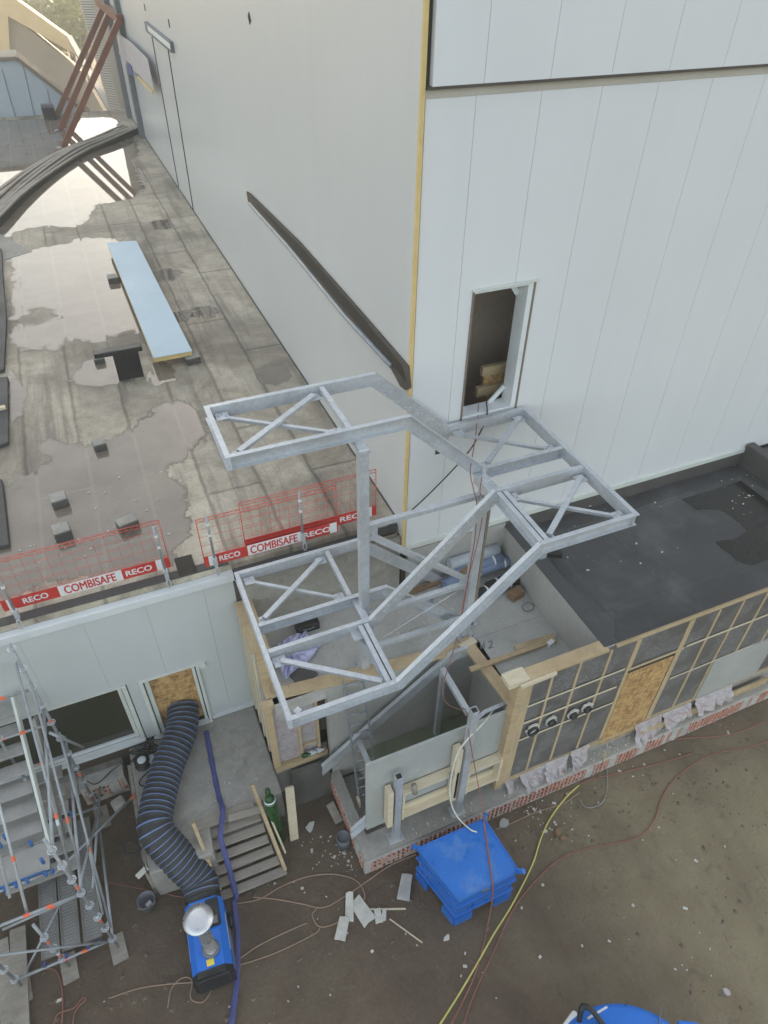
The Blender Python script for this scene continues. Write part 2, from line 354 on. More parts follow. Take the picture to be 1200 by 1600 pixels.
    def obj(s, name, mat, parent=None, bevel=0, norm=True):
        if norm: bmesh.ops.recalc_face_normals(s.b, faces=s.b.faces)
        me = bpy.data.meshes.new(name); s.b.to_mesh(me); s.b.free()
        for m in (mat if isinstance(mat, (list, tuple)) else [mat]): me.materials.append(MAT[m])
        o = bpy.data.objects.new(name, me); COL.objects.link(o)
        if parent:
            o.parent = parent
            if parent.type == 'EMPTY': o.matrix_parent_inverse = Matrix.Translation(-parent.location)
        if bevel:
            b = o.modifiers.new('bevel', 'BEVEL'); b.width = bevel; b.segments = 2; b.limit_method = 'ANGLE'
        return o

def tag(o, label=None, cat=None, group=None, kind=None):
    if label: o['label'] = label
    if cat: o['category'] = cat
    if group: o['group'] = group
    if kind: o['kind'] = kind
    return o
def T(name, label, cat, loc=(0, 0, 0), group=None):
    o = bpy.data.objects.new(name, None); COL.objects.link(o); o.location = loc; o.empty_display_size = .1
    return tag(o, label, cat, group)
def dup(root, dx, label=None):
    """a copy of a thing, its parts and their sub-parts, moved by dx"""
    def cp(o, par):
        c = o.copy(); COL.objects.link(c)
        if par: c.parent = par
        for ch in o.children: cp(ch, c)
        return c
    c = cp(root, None); c.location = root.location + V(dx)
    if label: c['label'] = label
    return c
def smooth(pts, k=6):                                  # Catmull-Rom through the points
    pts = [V(p) for p in pts]; q = [pts[0]*2-pts[1]] + pts + [pts[-1]*2-pts[-2]]; o = []
    for i in range(1, len(q)-2):
        a, b, c, d = q[i-1:i+3]
        for j in range(k):
            t = j/k
            o.append(.5*((2*b) + (c-a)*t + (2*a-5*b+4*c-d)*t*t + (3*b-a-3*c+d)*t**3))
    return o+[pts[-1]]
def ragged(pts, amp, it=4):                            # fractal shore line
    pts = [V(p) for p in pts]
    for k in range(it):
        o = []
        for a, b in zip(pts, pts[1:]+pts[:1]):
            d = b-a; n = V((-d.y, d.x, 0))
            o += [a, (a+b)/2 + n*random.uniform(-amp, amp)]
        pts = o
    return pts
def cable(name, mat, pts, r, label, cat='cable', k=8, n=6):
    o = G().tube(smooth(pts, k), r, n).obj(name, mat)
    return tag(o, label, cat)
def text_mesh(name, txt, mat, size, M4, parent, sx=1., bold=.0, ext=.002):
    cu = bpy.data.curves.new(name, 'FONT'); cu.body = txt; cu.size = size; cu.extrude = ext; cu.offset = 0
    cu.align_x = 'CENTER'; cu.align_y = 'CENTER'; cu.resolution_u = 4
    t = bpy.data.objects.new(name, cu); COL.objects.link(t)
    me0 = bpy.data.meshes.new_from_object(t.evaluated_get(bpy.context.evaluated_depsgraph_get()))
    bmm = bmesh.new()
    for q_, (ox, oy) in enumerate(((0, 0), (.028, 0), (-.028, 0), (0, .018), (0, -.018))):
        c_ = me0.copy(); c_.transform(Matrix.Translation((ox*size, oy*size, -.0004*q_))); bmm.from_mesh(c_)
    me = bpy.data.meshes.new(name); bmm.to_mesh(me); bmm.free()
    bpy.data.objects.remove(t); bpy.data.curves.remove(cu)
    xs_ = [v.co.x for v in me.vertices]; ys_ = [v.co.y for v in me.vertices]
    k_ = sx/(max(xs_)-min(xs_)); h_ = size/(max(ys_)-min(ys_)); cy_ = (max(ys_)+min(ys_))/2
    me.transform(M4 @ Matrix.Diagonal((k_, h_, 1, 1)) @ Matrix.Translation((-(max(xs_)+min(xs_))/2, -cy_, 0)))
    me.materials.clear(); me.materials.append(MAT[mat])
    o = bpy.data.objects.new(name, me); COL.objects.link(o)
    o.parent = parent
    if parent.type == 'EMPTY': o.matrix_parent_inverse = Matrix.Translation(-parent.location)
    return o
def channel(pts, side, h=.21, w=.075, t=.012, z=0):    # C section: web on the line, flanges towards side, top at the points
    return G().sweep([(0, 0), (w, 0), (w, -t), (t, -t), (t, -h+t), (w, -h+t), (w, -h), (0, -h)], pts, side)

# ------------------------------------------------------------------ light
world = bpy.data.worlds.new('World'); scene.world = world; world.use_nodes = True
wt = world.node_tree; bg = wt.nodes['Background']
sky = wt.nodes.new('ShaderNodeTexSky'); sky.sky_type = 'NISHITA'; sky.sun_disc = False
SE, SR = R(24), R(39)
sky.sun_elevation = SE; sky.sun_rotation = SR; sky.air_density = 1.0; sky.dust_density = 3.0; sky.ozone_density = 1.0
hs = wt.nodes.new('ShaderNodeHueSaturation'); hs.inputs['Saturation'].default_value = .72
tn = wt.nodes.new('ShaderNodeMix'); tn.data_type = 'RGBA'; tn.blend_type = 'MULTIPLY'; tn.inputs[0].default_value = 1; tn.inputs[7].default_value = (1.0, .93, .80, 1)   # hazy autumn air
wt.links.new(sky.outputs[0], hs.inputs['Color']); wt.links.new(hs.outputs[0], tn.inputs[6]); wt.links.new(tn.outputs[2], bg.inputs[0]); bg.inputs[1].default_value = .15
sun = bpy.data.lights.new('sun', 'SUN'); sun.energy = 3.; sun.angle = R(.5); sun.color = (1, .90, .74)
suno = bpy.data.objects.new('sun', sun); COL.objects.link(suno)
sd = V((math.sin(SR)*math.cos(SE), math.cos(SR)*math.cos(SE), math.sin(SE)))
suno.rotation_euler = (-sd).to_track_quat('-Z', 'Y').to_euler()
scene.view_settings.view_transform = 'Standard'; scene.view_settings.look = 'None'
scene.view_settings.exposure = 2.06
# ================================================================== setting
ZR, ZE, ZS, ZF = 5.10, 4.95, .98, 3.40            # hall roof, loading slab, stairwell upper floor
YB, XA = 8.85, 4.28                     # gable wall plane, long wall plane
YH = 9.0                                # front wall of the low hall

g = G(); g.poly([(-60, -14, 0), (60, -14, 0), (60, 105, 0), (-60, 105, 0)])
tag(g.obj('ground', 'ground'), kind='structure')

# ---- low hall on the left, with the worn roof
hall = T('low_hall', 'low hall with worn grey flat roof full of puddles and pale panelled front wall', 'building', (-10, 9.3, 0))
G().box(-30, XA-.01, YH+.12, 47.6, ZR-.35, ZR).obj('roof', 'roof', hall)
G().box(-30, XA-.02, 47.4, 47.59, 0, ZR-.36).obj('far_wall', 'tanroof', hall)
# front wall built round its two openings
def pnl(g, x0, x1, z0, z1, y=YH): g.box(x0, x1, y, y+.1, z0, z1)
WX0, WX1, WZ0, WZ1 = -6.5, -1.29, 1.13, 2.90
DX0, DX1, DZ0, DZ1 = -1.06, .02, .98, 2.84
g = G(); js = [-7.7, -6.7, -5.7, -4.65, -3.62, -2.60, -1.58, -.55, .46, 1.0]
for a, b in zip(js, js[1:]):
    a += .0015; b -= .0015
    for x0, x1, z0, z1 in ((a, b, 1.02, ZE-.12),):
        cuts = [(x0, x1, z0, z1)]
        for (ox0, ox1, oz0, oz1) in ((WX0, WX1, .5, WZ1), (DX0, DX1, .5, DZ1)):
            nx = []
            for (p, q, r, s) in cuts:
                if q <= ox0 or p >= ox1: nx.append((p, q, r, s)); continue
                if p < ox0: nx.append((p, ox0, r, s))
                if q > ox1: nx.append((ox1, q, r, s))
                nx.append((max(p, ox0), min(q, ox1), oz1, s))
            cuts = nx
        for c in cuts: pnl(g, *c)
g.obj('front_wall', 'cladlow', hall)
g = G(); g.box(-7.7, WX0, YH+.1, YH+.2, .9, ZE-.2); g.box(WX0, WX1, YH+.1, YH+.2, WZ1, ZE-.2); g.box(WX1, DX0, YH+.1, YH+.2, .9, ZE-.2)
g.box(DX0, DX1, YH+.1, YH+.2, DZ1, ZE-.2); g.box(DX1, 1.0, YH+.1, YH+.2, .9, ZE-.2); g.box(1.0, XA-.02, YH+.004, YH+.2, 2.0, ZE-.2)
g.obj('wall_core', 'slot', hall)
G().box(-7.7, 1.03, YH-.03, YH+.115, ZE-.13, ZE+.03).obj('roof_edge_flashing', 'white', hall, .006)
g = G(); g.box(-30, 1.0, YH+.13, YH+.30, ZR+.002, ZR+.03); g.box(1.04, XA-.02, YH+.05, YH+.119, ZE-.14, ZE+.03); g.obj('roof_edge_strip', 'feltb', hall)
G().box(1.05, XA-.05, YH-.045, YH+.0, ZE-.16, ZE-.10).obj('edge_lath', 'lath', hall)
# sill flashing foot
g = G(); g.box(DX1+.04, 1.0, YH-.05, YH-.002, .98, 1.07); g.obj('base_flashing', 'white', hall)
# window: head, jamb, sill, dusky glass, dark void underneath
w = G()
w.box(WX1-.10, WX1-.02, YH-.03, YH+.16, WZ0, WZ1-.03); w.box(WX1-.19, WX1-.115, YH+.03, YH+.19, WZ0+.02, WZ1-.10)
win = w.obj('window', 'cream', hall, .006)
G().box(WX0, WX1-.02, YH-.02, YH+.17, WZ1-.05, WZ1-.005).obj('window_head', 'cream', win)
g = G(); g.box(WX0, WX1-.02, YH-.07, YH+.06, WZ0-.10, WZ0-.02); g.box(WX0, WX1-.12, YH+.065, YH+.19, WZ0-.02, WZ0+.06); g.obj('window_sill', 'white', win, .006)
G().box(WX0, WX1-.19, YH+.11, YH+.13, WZ0+.06, WZ1-.05).obj('pane', 'glass', win)
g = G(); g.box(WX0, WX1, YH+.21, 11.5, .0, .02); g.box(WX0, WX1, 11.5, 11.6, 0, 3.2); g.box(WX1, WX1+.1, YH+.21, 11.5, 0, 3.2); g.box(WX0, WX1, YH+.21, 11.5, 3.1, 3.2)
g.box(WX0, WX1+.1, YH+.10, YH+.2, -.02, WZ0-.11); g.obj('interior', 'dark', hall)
# door closed with strand board
d = G(); d.box(DX0-.02, DX0+.05, YH-.05, YH+.14, DZ0-.06, DZ1); d.box(DX0+.07, DX0+.15, YH+.02, YH+.16, DZ0-.06, DZ1-.06)
d.box(DX1-.11, DX1-.05, YH+.0, YH+.14, DZ0-.06, DZ1-.06); d.box(DX1-.03, DX1+.03, YH-.07, YH+.14, DZ0-.06, DZ1)
dr = d.obj('doorway', 'cream', hall, .006)
g = G(); g.box(DX0-.02, DX1+.03, YH-.02, YH+.16, DZ1-.03, DZ1+.015); g.box(DX1+.032, DX1+.16, YH-.06, YH-.002, DZ1-.11, DZ1+.01); g.obj('door_head', 'cream', dr)
G().box(DX0+.15, DX1-.11, YH+.13, YH+.155, DZ0, DZ1-.03).obj('strand_board', 'osb', dr)
G().box(DX0-.1, DX1+.03, YH-.10, YH+.03, DZ0-.05, DZ0+.012).obj('door_sill', 'white', dr)
G().box(-.95, -.72, YH-.12, YH-.002, .93, 1.03).obj('sill_end', 'white', hall)
# black outlet in the roof edge
g = G(); p = PZ(272, 873, ZR+.056); q = PZ(314, 905, ZR+.056); g.box(p.x, q.x-.03, YH+.1, p.y, ZR+.052, ZR+.058); g.obj('roof_outlet', 'hole', hall)

# ---- tall white hall
big = T('tall_clad_hall', 'tall white metal clad hall behind the steel staircase, with long side wall and gable', 'building', (XA, YB, 0))
# gable panels: joints about a metre apart, window opening cut out, upper storey standing proud over a drip ledge
GX = [XA+.075, 5.075, 6.055, 7.02, 7.98, 8.95, 9.96, 10.95, 11.94, 12.93, 13.92, 14.9, 15.9, 16.9, 17.9, 18.9, 20.9, 22.9, 25., 28., 31.]
OX0, OX1, OZ0, OZ1 = 5.31, 6.44, 7.18, 9.62
ZL, ZTOP = 12.30, 22.
g = G()
for a, b in zip(GX, GX[1:]):
    a += .003; b -= .003
    for z0, z1 in ((4.52, ZL-.073),):
        if b > OX0 and a < OX1:
            if a < OX0: g.box(a, OX0, YB, YB+.1, z0, z1)
            if b > OX1: g.box(OX1, b, YB, YB+.1, z0, z1)
            p, q = max(a, OX0), min(b, OX1); g.box(p, q, YB, YB+.1, z0, OZ0); g.box(p, q, YB, YB+.1, OZ1, z1)
        else: g.box(a, b, YB, YB+.1, z0, z1)
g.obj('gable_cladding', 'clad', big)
g = G()
for a, b in zip(GX, GX[1:]): g.box(a+.003+.05, b-.003+.05, YB-.075, YB+.08, ZL+.07, ZTOP)
g.obj('upper_gable_cladding', 'clad', big)
G().box(XA+.07, 31, YB-.002, YB+.08, ZL-.07, ZL+.03).obj('drip_ledge', 'palecorr', big); G().box(XA+.07, 31, YB-.07, YB+.08, ZL+.033, ZL+.068).obj('ledge_lip', 'slot', big)
g = G(); g.box(XA+.256, OX0-.03, YB+.11, YB+.3, 0, ZTOP); g.box(OX1+.03, 31, YB+.11, YB+.3, 0, ZTOP); g.box(OX0-.03, OX1+.03, YB+.11, YB+.3, OZ1+.03, ZTOP); g.box(OX0-.03, OX1+.03, YB+.11, YB+.3, 0, OZ0-.03)
g.obj('gable_core', 'feltb', big)
G().box(XA+.07, 13.3, YB-.045, YB-.002, 4.50, 4.60).obj('gable_base_flashing', 'cream', big)
g = G(); g.box(4.9, 13.3, YB-.018, YB+.1, 4.0, 4.495); g.obj('gable_upstand', 'feltb', big)
# exposed insulation edge at the corner
g = G(); g.box(XA-.004, XA+.055, YB-.03, YB+.018, 4.6, ZTOP); g.obj('corner_insulation', 'foamy', big)
G().box(XA+.031, XA+.25, YB+.022, YB+.30, 0, ZTOP).obj('corner_gap', 'hole', big)
# long wall: panels lie along the wall; slot torn open, doorway outline, small slots
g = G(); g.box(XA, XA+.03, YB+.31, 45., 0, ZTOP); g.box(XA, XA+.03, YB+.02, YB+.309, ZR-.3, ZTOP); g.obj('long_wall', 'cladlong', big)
G().box(XA-.02, XA-.002, YB+.3, 45, ZR+.005, ZR+.05).obj('long_wall_foot', 'feltb', big)
sl = [PX(x, y, XA-.006) for x, y in ((387, 299), (393, 303), (470, 378), (560, 480), (640, 572), (643, 606), (636, 609), (628, 603), (612, 572), (540, 495), (450, 385), (390, 318))]
G().prism(sl, (-.035, 0, 0)).obj('torn_slot', 'slot', big)
sl2 = [PX(x, y, XA-.046) for x, y in ((394, 312), (470, 386), (556, 484), (628, 572), (634, 596), (622, 582), (548, 494), (458, 388))]
G().prism(sl2, (.004, 0, 0)).obj('slot_shade', 'hole', big)  # dark sheet standing proud, shade of the recess put in as colour
e = [PX(x, y, XA-.05) for x, y in ((390, 318), (450, 385), (540, 495), (612, 572))]
G().tube(e, .045, 6).obj('slot_edge', 'galv2', big)
G().bar(PX(386, 300, XA-.02), PX(389, 318, XA-.02), .03, .10).obj('slot_end', 'foamy', big)
for a, b in (((237, 55), (279, 292)), ((262, 74), (302, 328))): G().bar(PX(*a, XA-.01), PX(*b, XA-.01), .02, .11, (0, 1, 0)).obj('door_cut', 'hole', big)
g = G(); g.bar(PX(229, 41, XA-.06), PX(269, 74, XA-.06), .12, .30); g.obj('door_cut_head', 'steelcol', big)
G().bar(PX(231, 44, XA-.13), PX(266, 73, XA-.13), .012, .16).obj('door_cut_rail', 'white', big)
for a, b in (((225, 6), (227, 17)), ((263, 30), (265, 43)), ((388, 22), (391, 35))): G().bar(PX(*a, XA-.008), PX(*b, XA-.008), .012, .14, (0, 1, 0)).obj('wall_slot', 'hole', big)
# lower patch slot on the gable
g = G(); p, q = PY(681, 697, YB-.006), PY(694, 707, YB-.006); g.box(p.x, q.x, YB-.008, YB-.002, q.z, p.z); g.obj('gable_slot', 'hole', big)
# far end of the long wall: steel columns, a hanging sheet
for k, (a, b) in enumerate((((172, 0), (205, 192)), ((196, 0), (222, 205)))):
    p, q = PX(*a, 4.2), PX(*b, 4.2); y = q.y
    G().box(4.05, 4.30, y-.3, y+.3, ZR-1, 20).obj('end_column', 'steelcol', big)
G().box(4.9, 5.2, 45.2, 64, 0, 21).obj('sun_blocker', 'tanroof', big)  # unseen slab added to keep the sun off the far roof
G().box(4.30, 4.36, 41.9, 45.8, 9.5, 20.).obj('end_cladding', 'palepanel', big)

# window of the gable: white reveal, corner braces, dark room with boarded back wall
wd = G(); Y0 = YB-.03
wd.box(OX1-.13, OX1-.035, YB-.01, YB+.30, OZ0+.03, OZ1-.03); wd.box(OX0+.035, OX1-.131, YB-.01, YB+.30, OZ0+.03, OZ0+.15); wd.box(OX0+.03, OX1-.131, YB-.01, YB+.3, OZ1-.06, OZ1-.02)
wn = wd.obj('window', 'white', big, .004)
g = G(); g.box(OX0-.004, OX0+.03, YB-.015, YB+.3, OZ0, OZ1); g.box(OX1-.034, OX1+.004, YB-.015, YB+.28, OZ0, OZ1); g.box(OX0+.031, OX1-.035, YB-.015, YB+.26, OZ0, OZ0+.029); g.obj('window_edge', 'lath', wn)
g = G(); g.box(OX0-.02, OX1+.03, YB-.05, YB-.016, OZ1-.01, OZ1+.02); g.obj('window_drip', 'cream', wn)
for a, b in (((OX1-.14, OZ0+.42), (OX1-.42, OZ0+.14)), ((OX0+.04, OZ0+.28), (OX0+.18, OZ0+.14)), ((OX1-.14, OZ1-.30), (OX1-.32, OZ1-.07))): G().bar((a[0], YB+.25, a[1]), (b[0], YB+.25, b[1]), .09, .03, (0, 1, 0)).obj('corner_brace', 'white', wn)
g = G(); g.box(4.95, 8.2, YB+1.9, YB+2.0, 5.9, 10.2); g.box(4.9, 4.95, YB+.31, YB+2, 5.9, 10.2); g.box(8.2, 8.25, YB+.31, YB+2, 5.9, 10.2); g.box(4.9, 8.25, YB+.31, YB+2, 10.2, 10.25); g.box(4.9, 8.25, YB+.31, YB+2, 5.9, 6.0)
g.obj('room', 'roombrown', big)
g = G(); p0, p1 = PY(762, 585, YB+1.), PY(800, 620, YB+1.)
a = PY(757, 575, YB+.75)
G().box(a.x, a.x+1.5, YB+.73, YB+.77, 6.0, a.z).obj('window_boarding', 'osb', big)
g = G(); k = PY(757, 575, YB+.66).z; g.box(a.x-.10, a.x+1.5, YB+.64, YB+.72, k-.16, k+.02); k2 = PY(752, 612, YB+.66).z; g.box(a.x-.16, a.x+1.5, YB+.64, YB+.72, k2-.1, k2+.1); g.obj('boarding_rail', 'wood', big)
pl = [(5.42+.40*math.cos(t), YB+1.1, 7.62+.55*math.sin(t)) for t in [i*math.pi/7 for i in range(15)][:14]]
G().lathe((5.62, YB+1.35, 8.05), ((.02, -.02), (.36, 0), (.36, .25), (.30, .27)), 20, (0, -1, .15)).obj('round_duct_end', 'steelcol', big)

# ---- stair block: floor, walls, black roof, timber front
blk = T('extension_block', 'unfinished low extension with black felt roof, open concrete stairwell and battened front wall', 'building', (5, 5.5, 0))
G().box(1.1, 6.7, 7.1, YH, ZF-.25, ZF).obj('floor', 'conc', blk)
G().box(5.12, 6.7, 5.42, 7.097, ZF-.25, ZF-.003).obj('front_floor', 'conc', blk)
g = G(); g.box(6.62, 6.84, 5.42, YB-.02, .5, 4.36); g.obj('roof_side_wall', 'concw', blk)
g = G(); g.box(4.40, 6.62, YB-.04, YB+.2, ZF, 4.47); g.obj('back_wall', 'concw', blk)
G().box(1.1, XA, YH-.10, YH+.0, ZF, ZE-.17).obj('hall_side_wall', 'concd', blk)
# felt roof: flat field, sloping perimeter fillet, upstands
ZB = 4.20; X0, X1, Y1, Y0_ = 6.84, 13.05, YB-.02, 5.42
g = G(); m = .55
o = [(X0-.03, Y0_, 4.365), (X1, Y0_, 4.365), (X1, Y1, 4.14), (X0-.03, Y1, 4.14)]
i = [(X0+m*.8, Y0_+m, ZB), (X1-.35, Y0_+m, ZB), (X1-.35, Y1-.45, ZB), (X0+m*.8, Y1-.45, ZB)]
i2 = [(x+(.13 if k in (0, 3) else -.13), y+(.13 if k in (0, 1) else -.13), ZB-.025) for k, (x, y, z) in enumerate(i)]
for k in range(4): g.poly([o[k], o[(k+1) % 4], i[(k+1) % 4], i[k]]); g.poly([i[k], i[(k+1) % 4], i2[(k+1) % 4], i2[k]])
g.poly(i2); g.obj('felt_roof', 'felt', blk, norm=False)
g = G(); g.box(X1, X1+.22, Y0_, YB-.03, 4.0, 4.72); g.obj('end_upstand', 'feltb', blk)
G().box(6.605, 6.90, Y0_+.0, Y1-.0, 4.363, 4.374).obj('felt_cap', 'felt', blk)
G().box(X1+.22, 20, Y0_, YB-.03, 3.9, 4.45).obj('farther_roof', 'felt', blk)
# front wall of dark boards in pale battens
YFR = 5.40
g = G(); g.box(5.02, 16.6, YFR, YFR+.10, .98, 4.31); g.obj('insulation_board', 'insul', blk)
def onF(px, py, y=YFR-.005): return PY(px, py, y)
def zb(k): return k
def bat(x, z0, z1, w=.055, name='stud', y=YFR): 
    return G().box(x-w/2, x+w/2, y-.022, y-.001, z0, z1).obj(name, 'woodx', blk)
ft = 4.31
for a, b, w in (((864, 1048), (826, 1192), .05), ((906, 1034), (864, 1176), .05), ((950, 1017), (910, 1155), .05), ((997, 1001), (935, 1164), .10), ((1078, 972), (1020, 1108), .12), ((1127, 952), (1053, 1096), .05), ((1160, 940), (1090, 1080), .05), ((1196, 927), (1126, 1064), .05), ((1215, 960), (1158, 1052), .05)):
    p, q = onF(*a), onF(*b); x = (p.x+q.x)/2
    bat(x, 1.03, ft-.06, w)
xs = [onF(864, 1048).x, onF(906, 1034).x, onF(950, 1017).x]
for (a, b, w) in (((815, 1105), (975, 1045), .05), ((806, 1133), (962, 1072), .06), ((800, 1160), (957, 1096), .05), ((1074, 1003), (1215, 957), .06), ((1046, 1057), (1175, 1009), .045), ((985, 1040), (1066, 1016), .08)):
    p, q = onF(*a, YFR-.002), onF(*b, YFR-.002); z = (p.z+q.z)/2
    G().box(p.x, q.x, YFR-.026, YFR-.0225, z-w/2, z+w/2).obj('rail', 'pine' if w < .07 else 'woodx', blk)
G().box(5.0, 16.6, YFR+.0, YFR+.12, .59, .975).obj('base_wall', 'concd', blk)
g = G(); g.box(5.0, 9.55, YFR-.05, YFR+.10, .90, .98); g.obj('bottom_plate', 'wood', blk); G().box(8.30, 16.6, YFR-.03, YFR+.1, 1.0, 1.06).obj('bottom_rail', 'woodx', blk)
tp = G(); tp.box(6.86, 16.6, YFR-.03, YFR+.04, ft-.02, ft+.03); tp.obj('top_rail', 'wood', blk)
a, b = onF(785, 1068, YFR), onF(950, 1008, YFR)
G().box(5.02, 6.66, YFR-.06, YFR+.18, ft, ft+.06).obj('top_plate', 'wood', blk)
G().box(4.66, 5.06, YFR-.05, YFR+.22, ft-.03, ft+.07).obj('top_plate_end', 'pine', blk)
G().bar((4.86, YFR-.09, ft), (5.55, YFR-.09, ft+.02), .05, .07).obj('temporary_batten', 'pine', blk)
G().box(4.84, 5.0, YFR-.06, YFR+.12, .80, ft-.04).obj('end_post', 'wood', blk)
G().box(5.003, 5.16, YFR-.045, YFR-.0, .98, ft-.02).obj('end_post_side', 'woodx', blk)
# strand board closing the door opening
p, q = onF(940, 1150), onF(1046, 1040)
x0, x1 = onF(997, 1001).x+.06, onF(1078, 972).x-.07
G().box(x0, x1, YFR-.035, YFR-.002, .78, 3.28).obj('strand_board', 'osb', blk)
G().box(x0-.02, x1+.02, YFR-.04, YFR-.003, 3.285, 3.33).obj('door_head_gap', 'hole', blk)
g = G(); g.box(9.85, 11.6, YFR-.04, YFR-.002, 1.06, 2.4); g.obj('bare_panel', 'board', blk)
# four black pipe stubs in foam collars
for k, (x, y) in enumerate(((830, 1138), (859, 1125), (893, 1114), (915, 1104))):
    p = onF(x, y, YFR-.03); g = G()
    rr = [(.15 if k == 0 else .125)*random.uniform(.85, 1.1)*(1.1 if j % 2 else .95) for j in range(14)]
    col = [p + V((math.cos(2*math.pi*j/14)*rr[j]+.015, 0, math.sin(2*math.pi*j/14)*rr[j]*1.05)) for j in range(14)]
    f = G().prism(col, (0, -.045, 0)).obj('foam_collar', 'foamw', blk, .01)
    r = .115 if k == 0 else .085
    st = G().lathe(p, ((r, 0), (r, .10), (r*.84, .10), (r*.84, .02), (.01, .02)), 20, (0, -1, 0)).obj('pipe_stub', 'black', blk)
# stairwell pit: back wall, right wall, floor with green water
g = G(); g.box(2.05, 5.12, 7.05, 7.25, .3, ZF-.01); g.obj('pit_back_wall', 'concw', blk)
g = G(); g.box(5.12, 5.27, YFR+.12, 7.049, .3, ZF-.006); g.obj('pit_side_wall', 'concw', blk)
# floor plates of rough timber round the pit
g = G(); g.bar(PZ(436, 1083, ZF+.03), PZ(722, 1012, ZF+.03), .24, .05); g.obj('floor_edge_board', 'wood', blk)
g = G(); g.bar(PZ(724, 998, ZF+.035), PZ(800, 1096, ZF+.035), .22, .06); g.obj('floor_edge_side_board', 'wood', blk)
G().obox(PZ(731, 1006, ZF+.09), .34, .14, .05, R(12)).obj('floor_edge_block', 'pine', blk)
# left stud wall running back to the hall, and front studs with film
LX = 1.0
zc = 4.30
g = G(); g.box(LX-.06, LX+.26, 7.70, YH-.06, zc-.05, zc); g.obj('side_wall_cap', 'wood', blk)
g = G(); g.box(LX-.02, LX+.0, 7.73, YH-.06, 1.0, zc-.052); g.box(LX-.02, LX+.0, 7.36, 7.729, 1.0, ZF-.12); g.obj('side_wall_film', 'board', blk)
g = G(); g.box(LX+.003, LX+.24, 7.72, 7.79, ZF-.1, zc-.052); g.box(LX+.12, LX+.2, 7.80, YH-.1, ZF, zc-.045); g.obj('side_wall_end', 'wood', blk)
G().box(LX+.003, LX+.26, 7.32, 7.715, 3.1, ZF+.01).obj('side_plate', 'wood', blk)
for y in (7.78, 8.15, 8.5, 8.85): G().box(LX-.05, LX-.021, y-.03, y+.03, 1.0, zc-.05).obj('side_stud', 'pine', blk)
YS = 7.26
g = G(); g.box(LX-.12, 2.05, YS-.10, YS+.04, ZF-.11, ZF+.0); g.obj('front_top_plate', 'wood', blk)
g = G(); g.box(LX-.06, 2.02, YS-.08, YS+.04, 1.10, 1.26); g.obj('front_bottom_plate', 'wood', blk)
for x, w in ((LX-.01, .13), (1.5, .06), (1.86, .055)): G().box(x-w/2, x+w/2, YS-.06, YS+.03, 1.262, ZF-.112).obj('front_stud', 'wood', blk)
g = G(); g.box(1.06, 1.47, YS+.0, YS+.02, 1.3, ZF-.12); g.box(1.53, 1.83, YS+.0, YS+.02, 1.3, ZF-.12); g.obj('film_pane', 'film', blk)
g = G(); g.box(1.89, 2.05, YS+.01, YS+.03, 1.9, ZF-.12); g.obj('dark_pane', 'hole', blk)
g = G(); g.box(1.55, 1.83, YS-.05, YS-.003, 1.65, 1.69); g.obj('bottle_shelf', 'wood', blk)
G().box(.95, 2.05, YS+.045, YS+.12, .1, 1.26).obj('foundation_wall', 'concd', blk)
for k in range(3): G().lathe((1.56+.14*k, YS-.1, 1.42), ((.05, -.08), (.055, 0), (.05, .02), (.02, .07), (.018, .1)), 12, (.8, -.3, .25)).obj('glass_jug', 'green' if k == 0 else 'rollw', blk)
# brick foundation: two strips of hollow blocks and the concrete floor inside
fnd = T('brick_foundation', 'low brick and concrete foundation edge round the stairwell and along the wall', 'foundation', (2.1, 5.2, 0))
zt = .60
g = G(); g.box(2.06, 16, 5.16, YFR+.2, 0, zt); g.box(2.0, 2.20, 5.162, 7.04, 0, zt-.004); g.obj('plinth', 'concd', fnd)
G().box(2.2, 5.12, YFR+.201, 7.05, 0, .20).obj('pit_floor', 'concd', fnd)
G().box(2.62, 5.12, YFR+.203, 7.048, .20, 1.0).obj('pit_step', 'concd', fnd)
def block_face(g1, g2, g3, o, du, nrm, L):
    """hollow clay blocks standing in a row: red ribs, dark cells, mortar pads on a mortar bed"""
    o, du, nrm = V(o), V(du), V(nrm); n = int(L/.098)
    def bx(g, c, w, d, h): g.hexa([c + du*a*w + nrm*b*d + V((0, 0, e*h)) for e in (-1, 1) for a, b in ((-1, -1), (1, -1), (1, 1), (-1, 1))])
    run = 0
    for k in range(n):
        c = o + du*(k*.098+.05) + V((0, 0, random.uniform(-.02, .02)))
        if run == 0 and random.random() < .08: run = random.choice((1, 2, 2, 3))
        if run > 0:
            run -= 1; bx(g3, c+nrm*.010+V((0, 0, random.uniform(-.02, .04))), .047, .012, random.uniform(.15, .24)); continue
        bx(g1, c+nrm*.012+V((0, 0, -.01)), .019+random.uniform(-.004, .003), .013, random.uniform(.15, .21))
        for zz in (-.17, -.04, .10):
            if random.random() < .8: bx(g2, c+du*.049+nrm*.003+V((0, 0, zz+random.uniform(-.01, .01))), random.uniform(.014, .022), .004, random.uniform(.022, .042))
        if random.random() < .35: bx(g1, c+du*.049+nrm*.006+V((0, 0, random.choice((-.10, .03, .16)))), .024, .006, .014)
MAT['brick'] = mk('red_clay', (.62, .25, .17), (.76, .40, .31), 5, .85, 0, .3, .3, dirt=(.55, .46, .40), dsc=2.2)
MAT['mortar'] = mk('grey_mortar', (.42, .40, .37), (.66, .64, .60), 4, .9, 0, .5, .35)
g = G(); g.box(2.0, 16, 5.154, 5.159, 0, .53); g.box(1.994, 1.999, 5.16, 7.0, 0, .53); g.obj('mortar_bed', 'mortar', fnd)
g1, g2, g3 = G(), G(), G()
block_face(g1, g2, g3, (2.1, 5.153, .27), (1, 0, 0), (0, -1, 0), 12.5)
